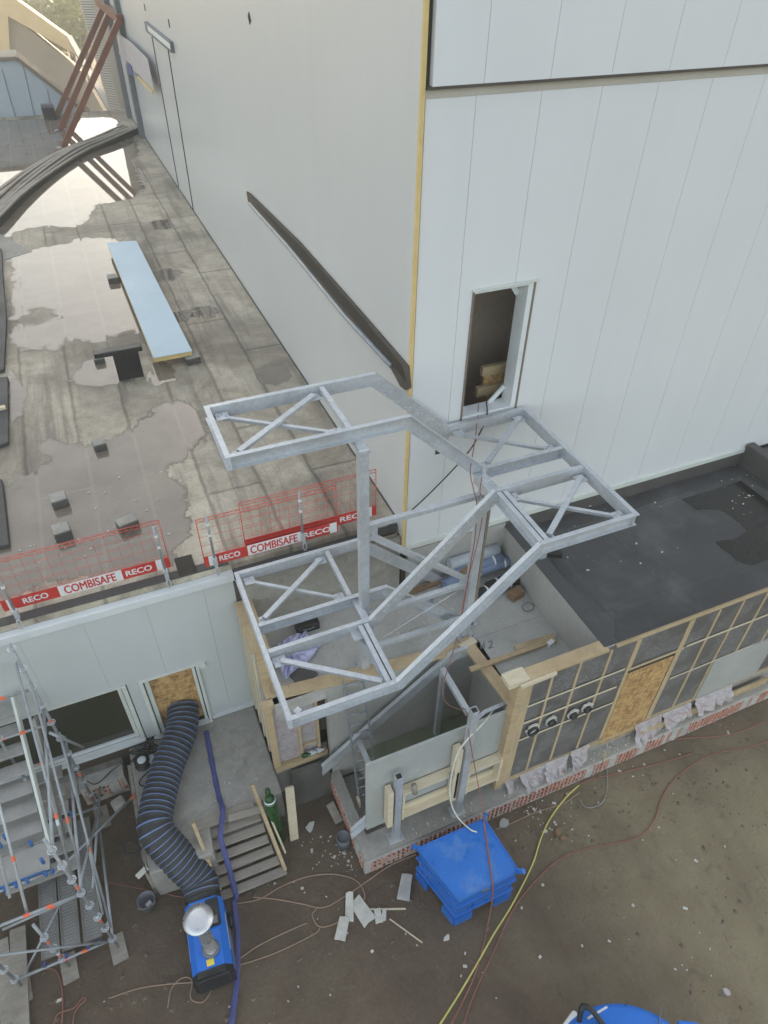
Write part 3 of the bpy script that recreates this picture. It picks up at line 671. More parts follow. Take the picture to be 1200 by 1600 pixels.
block_face(g1, g2, g3, (1.993, 7.0, .27), (0, -1, 0), (-1, 0, 0), 1.78)
g1.obj('block_rib', 'brick', fnd); g2.obj('block_cell', 'hole', fnd); g3.obj('mortar_patch', 'mortar', fnd)
tag(G().poly([(2.70, YFR+.21, 1.02), (5.115, YFR+.21, 1.02), (5.115, 7.04, 1.02), (2.75, 7.04, 1.02)]).obj('water', 'pitwater'), kind='structure')
# ================================================================== the galvanised stair frame
YC = 7.29
Z3, Z2, Z1 = 8.62, 7.31, 5.23
YFAR, YM1, YM2, YFRT = 8.70, 7.50, 6.86, 5.66
XL, XR = 1.09, 6.50
st = T('steel_staircase', 'galvanised bare steel staircase frame with stacked landings on two columns', 'staircase', (2.9, YC, ZF))
UPV = V((0, 0, 1))
def beam(pts, side, name, **k): return channel(pts, side, **k).obj(name, 'galv', st)
def angle_bar(p, q, name='brace', w=.085, h=.05, mat='galv'):
    return G().bar(p, q, w, h).obj(name, mat, st)
def gusset(p, a=.16, rz=0):
    g = G().obox(V(p)+V((0, 0, -.035)), a, a, .014, rz)
    for dx, dy in ((-.28, .1), (.28, -.1), (.05, .3)): g.lathe(V(p)+V((dx*a, dy*a, -.028)), ((.014, 0), (.014, .016), (.008, .018)), 6)
    return g.obj('gusset', 'galv', st)
FW, BK = (0, -1, 0), (0, 1, 0)
def holes(p, q, side, n):                 # white dots painting light seen through holes in a stringer web
    g = G(); p, q = V(p), V(q); sd_ = V(side)
    for i in range(n):
        c = p.lerp(q, (i+.5)/n) + V((0, 0, -.10)) 
        g.obox(c - sd_*.004, .028, .01, .028); g.obox(c + (q-p).normalized()*.10 - sd_*.004 + V((0, 0, .03)), .028, .01, .028)
    return g
# columns
for (x, y, ztop) in ((2.865, YC, 8.40), (4.93, YC-.03, 7.26)):
    c = G().box(x-.075, x+.075, y-.075, y+.075, ZF+.02, ztop).obj('column', 'galv', st, .012)
    G().box(x-.17, x+.17, y-.15, y+.15, ZF, ZF+.02).obj('base_plate', 'galv', c)
    g = G()
    for a in (-1, 1):
        for b in (-1, 1): g.lathe((x+a*.13, y+b*.11, ZF+.02), ((.02, 0), (.02, .03), (.012, .03), (.012, .09)), 8)
    g.obj('anchor_bolt', 'galv2', c)
G().box(2.78, 2.95, YC-.10, YC+.24, 8.33, 8.38).obj('bracket', 'galv', st); G().box(2.80, 2.93, YC+.02, YC+.21, 8.384, 8.42).obj('bracket', 'galv', st)
G().box(4.84, 5.03, YM2+.02, YM1-.02, 7.03, 7.22).obj('bracket', 'galv', st, .01)
G().box(5.02, 5.07, YC-.09, YC+.03, ZF+.3, 6.6).obj('strapped_batten', 'lath', st)
# upper landing and flight down to the middle landing
k = .0
beam([(XL, YFAR, Z3), (3.66, YFAR, Z3), (5.03, YFAR, Z2)], BK, 'stringer')
beam([(XL, YM1, Z3), (3.66, YM1, Z3), (4.99, YM1, Z2+.03)], FW, 'stringer')
beam([(XL, YM1-.075, Z3-.002), (XL, YFAR+.075, Z3-.002)], (-1, 0, 0), 'end_beam')
xg = 2.72
beam([(xg, YM1+.02, Z3-.012), (xg, YFAR-.02, Z3-.012)], (1, 0, 0), 'cross_beam', h=.10)
def xbrace(x0, x1, y0, y1, z):
    angle_bar((x0, y0, z), (x1, y1, z)); angle_bar((x0, y1, z-.062), (x1, y0, z-.062), w=.06)
    for p in ((x0, y0), (x1, y1), (x0, y1), (x1, y0)): gusset((p[0], p[1], z-.005), .18)
xbrace(XL+.14, xg-.12, YM1+.10, YFAR-.12, Z3-.07)
G().box(4.955, 5.03, YM1-.09, YM1+.004, Z2-.21, Z2+.05).obj('end_plate', 'galv', st)
# middle landing
beam([(5.03, YFAR, Z2), (XR, YFAR, Z2)], BK, 'landing_beam')
beam([(4.99, YM1, Z2), (XR-.012, YM1, Z2)], FW, 'landing_beam')
beam([(XR, YFRT-.075, Z2-.002), (XR, YFAR+.075, Z2-.002)], (1, 0, 0), 'end_beam')
xbrace(5.16, XR-.14, YM1+.12, YFAR-.12, Z2-.07)
XB = 4.86
beam([(2.80, YM2, Z1), (XB, YM2, Z2), (XR-.012, YM2, Z2)], BK, 'stringer')
beam([(XL+.01, YM2, Z1), (2.80, YM2, Z1)], BK, 'landing_beam')
beam([(XL, YFRT, Z1), (2.72, YFRT, Z1), (XB, YFRT, Z2), (XR, YFRT, Z2)], FW, 'stringer')
beam([(4.98, YFRT+.014, Z2-.014), (4.98, YM2-.016, Z2-.014)], (1, 0, 0), 'cross_beam'); beam([(4.955, YFRT+.014, Z2-.014), (4.955, YM2-.016, Z2-.014)], (-1, 0, 0), 'cross_beam')
xbrace(5.13, XR-.14, YFRT+.12, YM2-.12, Z2-.07)
# lower landing
beam([(XL, YFRT-.075, Z1-.002), (XL, YFAR+.075, Z1-.002)], (-1, 0, 0), 'end_beam')
beam([(XL, YFAR, Z1), (3.36, YFAR, Z1), (5.24, YFAR, ZF+.05)], BK, 'stringer')
beam([(XL+.01, YM1, Z1), (3.36, YM1, Z1), (5.24, YM1, ZF+.05)], FW, 'stringer')
xc = 2.66
beam([(xc, YM1+.02, Z1-.012), (xc, YFAR-.02, Z1-.012)], (1, 0, 0), 'cross_beam', h=.10)
beam([(2.68, YFRT+.014, Z1-.014), (2.68, YM2-.016, Z1-.014)], (1, 0, 0), 'cross_beam'); beam([(2.655, YFRT+.014, Z1-.014), (2.655, YM2-.016, Z1-.014)], (-1, 0, 0), 'cross_beam')
G().bar((2.78, YM2+.03, Z1-.15), (2.78, YM1-.02, Z1-.15), .13, .13).obj('bracket', 'galv', st, .01)
xbrace(XL+.14, xc-.12, YM1+.12, YFAR-.12, Z1-.07)
angle_bar((XL+.16, YM2-.14, Z1-.10), (2.55, YFRT+.10, Z1-.10)); gusset((XL+.14, YM2-.12, Z1-.10), .2); gusset((2.55, YM2-.1, Z1-.1), .2)
G().obox((1.20, YFRT+.06, Z1-.03), .10, .09, .02, .5).obj('gusset', 'galv', st)
# light through the web holes, painted as white dots
holes((3.75, YM1, Z3-.06), (4.9, YM1, Z2+.03), BK, 7).obj('lit_hole', 'white', st)
holes((2.95, YM2, Z1+.12), (4.75, YM2, Z2-.08), FW, 9).obj('lit_hole', 'white', st)
holes((2.85, YFRT, Z1+.1), (4.75, YFRT, Z2-.08), FW, 9).obj('lit_hole', 'white', st)
holes((3.4, YFAR, Z3-.03), (4.95, YFAR, Z2+.1), FW, 7).obj('lit_hole', 'white', st)
# braced panel between the columns
def tie(p, q, w=.09): return G().bar(p, q, w, w).obj('tie', 'galv', st, .006)
tie((2.945, YC, 6.90), (4.85, YC, 6.90)); tie((2.95, YC, 4.83), (4.85, YC, 4.86)); tie((2.95, YC, 3.92), (4.85, YC, 3.90))
tie((2.97, YC, 6.70), (4.83, YC, 4.98)); G().tube([(2.99, YC, 4.0), (4.84, YC, 4.80)], .012, 6).obj('tie_rod', 'galv', st)
g = G(); g.bar((2.94, YC+.0, 6.7), (3.10, YC, 6.7), .014, .26); g.bar((4.70, YC, 4.98), (4.86, YC, 4.98), .014, .24); g.bar((4.70, YC, 3.9+.9), (4.86, YC, 4.78), .014, .12); g.obj('gusset', 'galv', st)
p = PZ(575, 930, 4.7)
G().bar((3.72, YM1+.03, 4.84), (3.72, YC+.25, 4.70), .09, .09).obj('tie', 'galv', st)
g = G(); g.box(5.02, 5.30, YFAR-.12, YFAR+.12, ZF+.003, ZF+.02); g.obj('foot_plate', 'galv', st); g = G(); g.box(5.02, 5.30, YM1-.12, YM1+.12, ZF+.003, ZF+.02); g.obj('foot_plate', 'galv', st)

# ---- lower flight inside the pit
lo = T('pit_stair_frame', 'galvanised lower stair flight standing in the wet concrete pit', 'stair frame', (4.3, 6.3, .9))
YP1, YP2 = 6.87, 5.72
g = channel([(1.79, YP1, 1.26), (4.46, YP1, 3.52), (4.80, YP1, 3.52)], BK, h=.24); g.obj('stringer', 'galv', lo)
g = channel([(1.93, YP2, .86), (4.52, YP2, 3.22+.05), (4.95, YP2, 3.30)], FW, h=.24); g.obj('stringer', 'galv', lo)
x, z = 4.27, 3.30
G().bar((x-.02, YP1-.05, z-.08), (x-.02, YP2+.06, z-.08), .10, .10).obj('cross_beam', 'galv', lo)
c = G().box(x-.05, x+.05, YP1-.11, YP1-.01, .92, z-.14).obj('post', 'galv', lo); G().box(x-.14, x+.14, YP1-.2, YP1+.08, .90, .92).obj('base_plate', 'galv', c)
c = G().box(2.80-.05, 2.90, YP2+.04, YP2+.14, .92, 1.66).obj('post', 'galv', lo)
G().bar((2.55, YP1-.05, 1.80), (2.55, YP2+.05, 1.80), .09, .09).obj('cross_beam', 'galv', lo)

# ---- aluminium ladder leaning in the stairwell
ld = T('aluminium_ladder', 'slim aluminium ladder leaning over the floor edge down into the stairwell', 'ladder', (2.5, 6.7, .9))
def lad(s): return PY(536+s*31, 1062+s*(-6), 7.0), PY(561+s*29, 1250-s*12, 6.35)
a0, b0 = lad(0); a1, b1 = lad(1)
for a, b in ((a0, b0), (a1, b1)): G().bar(a, b, .03, .07, (0, 1, 0)).obj('rail', 'galv2', ld)
for i in range(13):
    t = (i+.6)/13; G().tube([a0.lerp(b0, t), a1.lerp(b1, t)], .016, 8).obj('rung', 'galv2', ld)
G().bar(a0+(b0-a0)*.95+V((-.03, -.06, 0)), b0+(b0-a0)*.03+V((-.03, -.06, 0)), .05, .10, (0, 1, 0)).obj('foot', 'pine', ld)

# ---- grey board on edge, steel posts, timber frame
BY = 5.50
bd = G().box(2.17, 4.86, BY, BY+.04, 1.02, 3.34).obj('cement_board', 'board'); tag(bd, 'large smooth grey board standing on edge in front of the stairwell pit', 'board')
def post(x, y, z1, label):
    p = T('steel_post', label, 'post', (x, y, .60), 'short square steel posts on the foundation')
    g = G(); w, t = .06, .008
    for q in ((x-w, x+w, y-w, y-w+t), (x-w, x+w, y+w-t, y+w), (x-w, x-w+t, y-w+t, y+w-t), (x+w-t, x+w, y-w+t, y+w-t)): g.box(*q, .615, z1)
    g.obj('shaft', 'galv', p); G().box(x-.15, x+.15, y-.10, y+.13, .60, .615).obj('base_plate', 'galv', p)
    G().box(x-w+.01, x+w-.01, y-w+.01, y+w-.01, z1-.4, z1-.03).obj('hollow', 'hole', p)
post(2.70, 5.33, 2.93, 'square steel post at the left end of the grey board')
post(4.02, 5.33, 4.12, 'taller square steel post beside the right timber frame')
fr = T('pine_formwork', 'pale pine formwork frame bolted between the two square steel posts', 'formwork', (3.3, 5.4, 1.2), 'pale pine frames in front of the grey board')
def frm(root, x0, x1, z0, z1, y=5.42):
    G().box(x0, x1, y-.11, y+.06, z1-.045, z1).obj('rail', 'pine', root); G().box(x0, x1, y-.11, y+.06, z0, z0+.045).obj('rail', 'pine', root)
    G().box(x0, x1, y+.02, y+.06, z1-.18, z1-.046).obj('face_board', 'pine', root); G().box(x0, x1, y+.02, y+.06, z0+.046, z0+.2).obj('face_board', 'pine', root)
    G().box(x0-.05, x0-.002, y-.12, y+.06, z0-.02, z1+.02).obj('stile', 'pine', root); G().box(x1+.002, x1+.05, y-.12, y+.06, z0-.02, z1+.02).obj('stile', 'pine', root)
frm(fr, 2.84, 3.86, 1.32, 2.22)
G().box(2.50, 2.60, 5.28, 5.46, 1.25, 2.5).obj('side_block', 'pine', fr); G().box(3.80, 3.92, 5.30, 5.46, 1.2, 2.98).obj('side_block', 'pine', fr)
g = G(); g.lathe((3.02, 5.30, 2.15), ((.05, 0), (.05, .2), (.02, .21)), 12, (0, .3, 1)); g.obj('clamp', 'oldwood', fr); G().lathe((3.74, 5.30, 2.2), ((.04, 0), (.04, .1), (.01, .1)), 10).obj('clamp', 'galv2', fr)
fr2 = T('pine_formwork', 'short pale pine formwork frame against the battened wall corner post', 'formwork', (4.5, 5.4, 1.2), 'pale pine frames in front of the grey board')
frm(fr2, 4.16, 4.80, 1.28, 2.02)
# ================================================================== things on the worn roof
def puddle(pts, amp=.13, it=4, z=ZR, name='roof_puddle'):
    """grid over the outline; each corner knows how far inside the shore it lies (attribute shore)"""
    p = [PZ(x, y, z) for x, y in pts]; n = len(p); seg = [(p[i].x, p[i].y, p[(i+1) % n].x-p[i].x, p[(i+1) % n].y-p[i].y) for i in range(n)]
    x0, x1, y0, y1 = min(v.x for v in p), min(max(v.x for v in p), XA-.1), min(v.y for v in p), min(max(v.y for v in p), 47.5)
    st_ = .12 if x1-x0 < 3 else .24; st_ = .40 if y1-y0 > 14 else st_; mg = .55
    nx, ny = int((x1-x0+2*mg)/st_)+1, int((y1-y0+2*mg)/st_)+1; val = {}; sc = .5 if x1-x0 > 3 else .28
    for i in range(nx+1):
        for j in range(ny+1):
            x, y = min(x0-mg+i*st_, XA-.03), max(min(y0-mg+j*st_, 47.55), 9.14); dd = 1e9; ins = False
            for (ax, ay, dx, dy) in seg:
                t = max(0, min(1, ((x-ax)*dx+(y-ay)*dy)/(dx*dx+dy*dy+1e-9))); dd = min(dd, (x-ax-t*dx)**2+(y-ay-t*dy)**2)
                if (ay > y) != (ay+dy > y) and x < ax+(y-ay)/dy*dx: ins = not ins
            val[i, j] = (x, y, (dd**.5 if ins else -dd**.5)/sc)
    g = G(); lay = g.b.verts.layers.float.new('shore'); vs = {}
    for k, (x, y, d) in val.items():
        v = g.b.verts.new((x, y, z+.004)); v[lay] = max(-2., min(1.6, d))+.3; vs[k] = v
    for i in range(nx):
        for j in range(ny):
            q = [vs[i, j], vs[i+1, j], vs[i+1, j+1], vs[i, j+1]]
            if max(v[lay] for v in q) > -1.0 and (q[1].co-q[0].co).length > .01 and (q[3].co-q[0].co).length > .01: g._f(q)
    for v in [v for v in g.b.verts if not v.link_faces]: g.b.verts.remove(v)
    return tag(g.obj(name, 'water', norm=False), kind='structure')
puddle([(-60, 192), (60, 186), (150, 184), (182, 183), (186, 196), (206, 205), (216, 225), (212, 255), (224, 290), (212, 308), (180, 316), (146, 320), (143, 340), (118, 356), (70, 352), (28, 362), (-10, 380), (-80, 390)], .06)
puddle([(20, 402), (60, 388), (100, 382), (118, 378), (122, 372), (156, 372), (180, 374), (205, 430), (225, 500), (222, 520), (196, 515), (170, 528), (150, 534), (128, 530), (100, 528), (98, 545), (72, 546), (40, 543), (16, 540), (20, 512), (24, 508), (60, 508), (92, 498), (86, 480), (60, 478), (34, 492), (20, 500)], .09)
puddle([(110, 594), (125, 575), (150, 560), (170, 552), (200, 556), (215, 580), (205, 598), (160, 602), (130, 603)], .12)
puddle([(226, 570), (250, 566), (272, 578), (270, 594), (246, 602), (228, 592)], .12)
puddle([(8, 770), (14, 735), (28, 760), (50, 745), (54, 720), (76, 728), (80, 715), (62, 700), (70, 690), (118, 695), (160, 688), (186, 690), (196, 672), (232, 652), (248, 634), (285, 632), (310, 648), (322, 676), (318, 690), (296, 700), (284, 716), (262, 728), (252, 745), (282, 765), (292, 790), (300, 812), (302, 835), (275, 850), (255, 885), (120, 900), (10, 930), (-30, 930), (-30, 790)], .07, 5)
puddle([(398, 580), (420, 568), (448, 568), (456, 590), (430, 602), (408, 600)], .1)
puddle([(236, 345), (262, 343), (266, 358), (240, 360)], .08); puddle([(236, 425), (262, 420), (286, 424), (270, 436), (246, 440)], .12)
puddle([(264, 490), (290, 484), (300, 492), (292, 502), (268, 506)], .12); puddle([(300, 482), (330, 478), (346, 488), (332, 497), (304, 497)], .12)
puddle([(18, 580), (26, 600), (44, 610), (40, 628), (24, 660), (16, 640)], .12)

# sandwich panel lying on two blocks
zt = ZR+.34
a, b, c, d_ = PZ(167, 379, zt), PZ(213, 376, zt), PZ(300, 548, zt), PZ(240, 559, zt)
pn = T('sandwich_panel', 'long pale blue sandwich panel lying on blocks on the wet roof', 'panel', ((a+c)/2).to_tuple())
mid = ((a+d_)/2, (b+c)/2)
G().prism([a, b, c, d_], (0, 0, -.02)).obj('top_sheet', 'palebl', pn)
def inset(q, t): m_ = (a+b+c+d_)/4; return q + (m_-q)*t + V((0, 0, -.021))
G().prism([inset(q, .01) for q in (a, b, c, d_)], (0, 0, -.13)).obj('insulation_core', 'foamy', pn)
def block(px, py, sx, sy, sz, rz, label, group='dark blocks lying about the roof', mats=('feltb', 'concd')):
    p = PZ(px, py, ZR); r = T('roof_block', label, 'block', p.to_tuple(), group)
    sx, sy, sz = sx*.72, sy*.72, sz*.72; G().obox(p+V((0, 0, sz*.4)), sx, sy, sz*.8, rz).obj('body', mats[0], r, .02); G().obox(p+V((0, 0, sz*.9)), sx*.96, sy*.92, sz*.2, rz).obj('top', mats[1], r, .015)
block(301, 566, .50, .42, .28, .15, 'dark block under the lower right corner of the pale blue panel')
block(178, 440, .45, .5, .26, .0, 'dark block under the left edge of the pale blue panel')
block(156, 566, .35, .3, .22, .1, 'small dark block left of the black T-shaped roof outlet')
block(157, 700, .36, .40, .26, .12, 'small weathered block in the middle of the roof, nearest the black outlet')
block(95, 788, .42, .42, .30, .12, 'weathered cube block in the brown puddle, the one farther from the red barrier')
block(100, 838, .42, .42, .32, .12, 'weathered cube block close behind the left red barrier')
block(201, 824, .52, .34, .28, .25, 'weathered block touching the top right end of the left red barrier')
block(79, 186, .9, .5, 1.0, 0, 'dark box by the far roof edge next to the red brown props', None, ('black', 'steelcol'))
tt = T('roof_outlet_post', 'black T-shaped post with flat crossbar standing in a puddle on the roof', 'roof vent', PZ(205, 595, ZR).to_tuple())
p, q = PZ(206, 592, ZR), PZ(192, 545, ZR+.7)
G().box(p.x-.30, p.x+.30, p.y, p.y+.10, ZR, ZR+.72).obj('stem', 'black', tt, .02)
G().obox((p.x-.15, p.y+.05, ZR+.78), 1.12, .26, .12, .0).obj('crossbar', 'black', tt, .02)
# red-brown raking props
for (b0, t0, lab) in (((88, 182), (162, 10), 'red brown raking steel prop, farthest left of the three'), ((94, 203), (173, 16), 'red brown raking steel prop in the middle of the three'), ((99, 230), (187, 30), 'red brown raking steel prop, nearest of the three')):
    b = PZ(*b0, ZR+.03); b.y = min(b.y, 47.2); t = PY(*t0, b.y)
    pr = T('raking_prop', lab, 'prop', b.to_tuple(), 'red brown props against the hall end')
    G().bar(b, t, .24, .26).obj('strut', 'rust', pr); G().box(b.x-.3, b.x+.3, b.y-.25, b.y+.25, ZR+.005, ZR+.035).obj('foot_plate', 'steelcol', pr)
    if b0[0] == 99: G().bar(t, (t.x-.1, 48., t.z+.0), .3, .3).obj('head_beam', 'rust', pr)
# ridge of stacked boards sweeping across the roof
rd = T('board_stack', 'long low stack of weathered boards curving across the far part of the roof', 'board stack', PZ(80, 290, ZR).to_tuple())
path = smooth([PZ(x, y, ZR) for x, y in ((-40, 392), (4, 352), (42, 312), (85, 276), (132, 245), (178, 226), (221, 208))], 5)
for j in range(6):
    pts = []
    for i, p in enumerate(path):
        d = (path[min(i+1, len(path)-1)]-path[max(i-1, 0)]).normalized(); n = V((-d.y, d.x, 0)); f = i/(len(path)-1)
        pts.append(p + n*(.06+.19*j) + V((0, 0, .24+.02*((j*7) % 3)+.05*math.sin(f*8+j))))
    g = G()
    for u, w in zip(pts, pts[1:]): g.bar(u, w+(w-u)*.02, .15, .06)
    g.obj('board', 'oldwood', rd)
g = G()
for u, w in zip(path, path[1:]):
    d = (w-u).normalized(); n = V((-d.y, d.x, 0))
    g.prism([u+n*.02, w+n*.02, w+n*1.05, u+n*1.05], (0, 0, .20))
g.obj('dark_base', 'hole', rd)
# dark membrane sheets along the left frame edge
for k, (pts, lab) in enumerate(((((-60, 385), (2, 388), (5, 440), (10, 498), (6, 577), (-60, 590)), 'black membrane sheet lying at the left edge of the roof, the farther one'), (((-60, 592), (12, 588), (13, 690), (-60, 720)), 'black membrane sheet lying at the left edge of the roof, the middle one'), (((-60, 740), (3, 748), (14, 850), (-60, 868)), 'black membrane sheet lying at the left edge of the roof, the nearest one'))):
    tag(G().prism([PZ(x, y, ZR+.10) for x, y in pts], (0, 0, -.09)).obj('membrane_sheet', 'felt', None, .02), lab, 'membrane', 'black membrane sheets')
p = PZ(4, 640, ZR+.1); tag(G().obox(p+V((-.1, 0, .04)), .35, .12, .06, .1).obj('wood_offcut', 'pine'), 'short pale offcut on the black membrane at the left edge', 'offcut')
tag(G().prism([PZ(x, y, ZR+.012) for x, y in ((-40, 366), (0, 365), (50, 393), (0, 407), (-40, 415))], (0, 0, -.008)).obj('grey_mat', 'concd'), 'thin grey mat lying on the roof beyond the black sheets', 'mat')

# ---- red edge barriers
def barrier(x0, x1, y, z0, label, posts, bands, text, doubled=False, h=1.10):
    r = T('edge_barrier', label, 'barrier', ((x0+x1)/2, y, z0), 'red mesh edge barriers on the roof edge')
    g = G(); n = int((x1-x0)/.17)
    for i in range(n+1):
        x = x0+(x1-x0)*i/n; g.tube([(x, y, z0+.17), (x, y, z0+h)], .0028, 4, False)
    for z in (.30, .50, .70, .88): g.tube([(x0, y-.006, z0+z), (x1, y-.006, z0+z)], .0036, 4, False)
    g.obj('wire_mesh', 'mesh', r)
    g = G(); g.tube([(x0, y, z0+h), (x1, y, z0+h)], .008, 5); g.tube([(x0, y, z0+h-.07), (x1, y, z0+h-.07)], .006, 5)
    for x in (x0, x1): g.tube([(x, y, z0+.02), (x, y, z0+h)], .009, 5)
    for i in range(14):
        a = x0+(x1-x0)*i/14; b = x0+(x1-x0)*(i+1)/14; g.tube([(a, y, z0+h), ((a+b)/2, y, z0+h-.07), (b, y, z0+h)], .004, 4, False)
    g.obj('top_rail', 'mesh', r)
    tb = G().box(x0, x1, y-.028, y-.018, z0+.01, z0+.255).obj('toe_board', 'red', r)
    M4 = lambda x, z, yy=-.0315: Matrix.Translation((x, y+yy, z)) @ Matrix.Rotation(R(90), 4, 'X')
    for (a, b, w) in bands: G().box(a, b, y-.0305, y-.0285, z0+.012, z0+.253).obj('white_band', 'wtxt', tb)
    for (x, t, m, sx, bo) in text: text_mesh('lettering', t, m, .19 if t[0] == 'C' else .125, M4(x, z0+.132, -.032), tb, sx, bo)
    return r
def bpost(px, py, z0, label, lean=(0, .0)):
    p = PZ(px, py, z0); r = T('barrier_post', label, 'barrier post', p.to_tuple(), 'grey posts carrying the red barriers')
    G().tube([p+V((0, 0, .02)), p+V((lean[0], lean[1], 1.22))], .022, 8).obj('tube', 'galv2', r)
    G().box(p.x-.035, p.x+.035, p.y-.05, p.y+.03, z0+.06, z0+.24).obj('clip', 'galv', r)
    g = G(); g.tube([p+V((.032*math.sin(t), -.085, -.02+.10*math.cos(t))) for t in [i*math.pi/8 for i in range(17)]], .014, 6); g.obj('eye', 'galv', r)
    g = G(); g.box(p.x-.024, p.x+.024, p.y-.026, p.y+.026, z0+.75, z0+.80); g.box(p.x-.024, p.x+.024, p.y-.026, p.y+.026, z0+1.0, z0+1.04); g.obj('tape_mark', 'wtxt', r)
zb_ = ZR+.05
p0, p1 = PZ(8, 952, zb_), PZ(268, 887, zb_); yb1 = (p0.y+p1.y)/2
def bx(px, py, y): return PY(px, py, y).x
e0, e1 = bx(30, 955, yb1), bx(268, 890, yb1)
bands = [(bx(15, 950, yb1), bx(20, 950, yb1), 0), (bx(96, 932, yb1), bx(194, 906, yb1), 0), (bx(246, 890, yb1), bx(255, 888, yb1), 0)]
barrier(bx(8, 955, yb1), e1, yb1, zb_, 'red mesh barrier with lettered board at the left edge of the roof', 2, bands,
        [(bx(60, 942, yb1), 'RECO', 'wtxt', bx(60+22, 942, yb1)-bx(60-22, 942, yb1), 0), (bx(144, 918, yb1), 'COMBISAFE', 'red', bx(144+44, 918, yb1)-bx(144-44, 918, yb1), 0), (bx(219, 897, yb1), 'RECO', 'wtxt', bx(219+22, 897, yb1)-bx(219-22, 897, yb1), 0)])
for (px, py) in ((30, 968), (262, 905)):
    bpost(px, py, zb_, 'grey barrier post at the %s end of the left red barrier' % ('left' if px < 100 else 'right'), (-.0, .0))
p0, p1 = PZ(322, 886, zb_), PZ(530, 828, zb_); yb2 = (p0.y+p1.y)/2
bands = [(bx(327, 880, yb2), bx(336, 877, yb2), 0), (bx(387, 862, yb2), bx(470, 840, yb2), 0), (bx(514, 816, yb2), bx(525, 814, yb2), 0)]
barrier(bx(321, 884, yb2), bx(527, 820, yb2), yb2, zb_, 'red mesh barrier with lettered board left of the tall column', 2, bands,
        [(bx(359, 870, yb2), 'RECO', 'wtxt', bx(359+17, 870, yb2)-bx(359-17, 870, yb2), 0), (bx(428, 851, yb2), 'COMBISAFE', 'red', bx(428+38, 851, yb2)-bx(428-38, 851, yb2), 0), (bx(494, 824, yb2), 'RECO', 'wtxt', bx(494+22, 824, yb2)-bx(494-22, 824, yb2), 0)])
yb3 = yb2+.16
barrier(bx(385, 862, yb3), bx(587, 795, yb3), yb3, zb_, 'red mesh barrier overlapping behind its neighbour, next to the white long wall', 2, [(bx(574, 795, yb3), bx(580, 793, yb3), 0)],
        [(bx(552, 803, yb3), 'RECO', 'wtxt', bx(552+22, 803, yb3)-bx(552-22, 803, yb3), 0)])
for (px, py, l) in ((338, 886, 'left end of the second red barrier'), (474, 848, 'middle of the second red barrier')): bpost(px, py, zb_, 'grey barrier post at the '+l)

# ---- beyond the roof: other buildings, trees
def poly_wall(g, pts, y, depth): g.prism([PY(x, yy, y) for x, yy in pts], (0, depth, 0))
nb = T('panelled_building', 'neighbouring building with pale blue panelled gable beyond the roof', 'building', (-2, 48, 0))
g = G(); g.prism([PY(x, y, 47.9) for x, y in ((-60, 96), (26, 92), (150, 190), (150, 260), (-60, 260))], (0, .3, 0)); g.obj('gable', 'palepanel', nb)
g = G()
for a, b in (((2, 106), (24, 182)), ((36, 102), (54, 182)), ((74, 140), (82, 184))): g.bar(PY(*a, 47.88), PY(*b, 47.88), .03, .03)
g.obj('panel_joint', 'steelcol', nb)
g = G(); g.bar(PY(-60, 95, 47.85), PY(26, 91, 47.85), .22, .16); g.bar(PY(26, 91, 47.85), PY(155, 193, 47.85), .22, .16); g.obj('verge', 'lath', nb)
G().prism([PY(x, y, 48.21)+V((0, 0, -.2)) for x, y in ((-60, 96), (26, 92), (150, 190), (150, 260), (-60, 260))], (0, 5, 0)).obj('body', 'tanroof', nb)
hb = T('tan_building', 'farther beige building with a yellowish eaves band beyond the roof', 'building', (-4, 75, 0))
g = G(); g.prism([PY(x, y, 72) for x, y in ((-60, 20), (14, 20), (128, 112), (160, 170), (170, 200), (170, 300), (-60, 300))], (0, 3, 0)); g.obj('wall', 'tanroof', hb)
g = G(); g.prism([PY(x, y, 71.5) for x, y in ((-60, -30), (24, -2), (118, 66), (130, 92), (14, 26), (-60, 24))], (0, 3, 0)); g.obj('eaves_band', 'tan', hb)
G().prism([PY(x, y, 71.45) for x, y in ((-60, 20), (12, 20), (16, 92), (-60, 95))], (0, .1, 0)).obj('end_wall', 'tan', hb)
cb = T('corrugated_building', 'pale corrugated metal building behind the red brown props', 'building', (4, 64, 0))
A_, B_, C_, D_ = PY(122, -4, 66), PY(176, -4, 62), PY(206, 185, 57), PY(172, 178, 60)
g = G(); n = 46
for i in range(n):
    t0, t1 = i/n, (i+.55)/n
    u0, u1, w0, w1 = A_.lerp(D_, t0), A_.lerp(D_, t1), B_.lerp(C_, t0), B_.lerp(C_, t1)
    g.hexa([u0, u1, u1+V((0, .15, 0)), u0+V((0, .15, 0)), w0, w1, w1+V((0, .15, 0)), w0+V((0, .15, 0))])
g.obj('corrugated_sheet', 'palecorr', cb)
off = V((.08, .2, 0)); g = G(); g.prism([A_+off, B_+off, C_+off, D_+off], (.05, .3, 0)); g.obj('backing', 'lath', cb)
g = G(); g.bar(PY(108, 58, 70), PY(176, 178, 60), .4, .3); g.obj('eave', 'palecorr', cb)
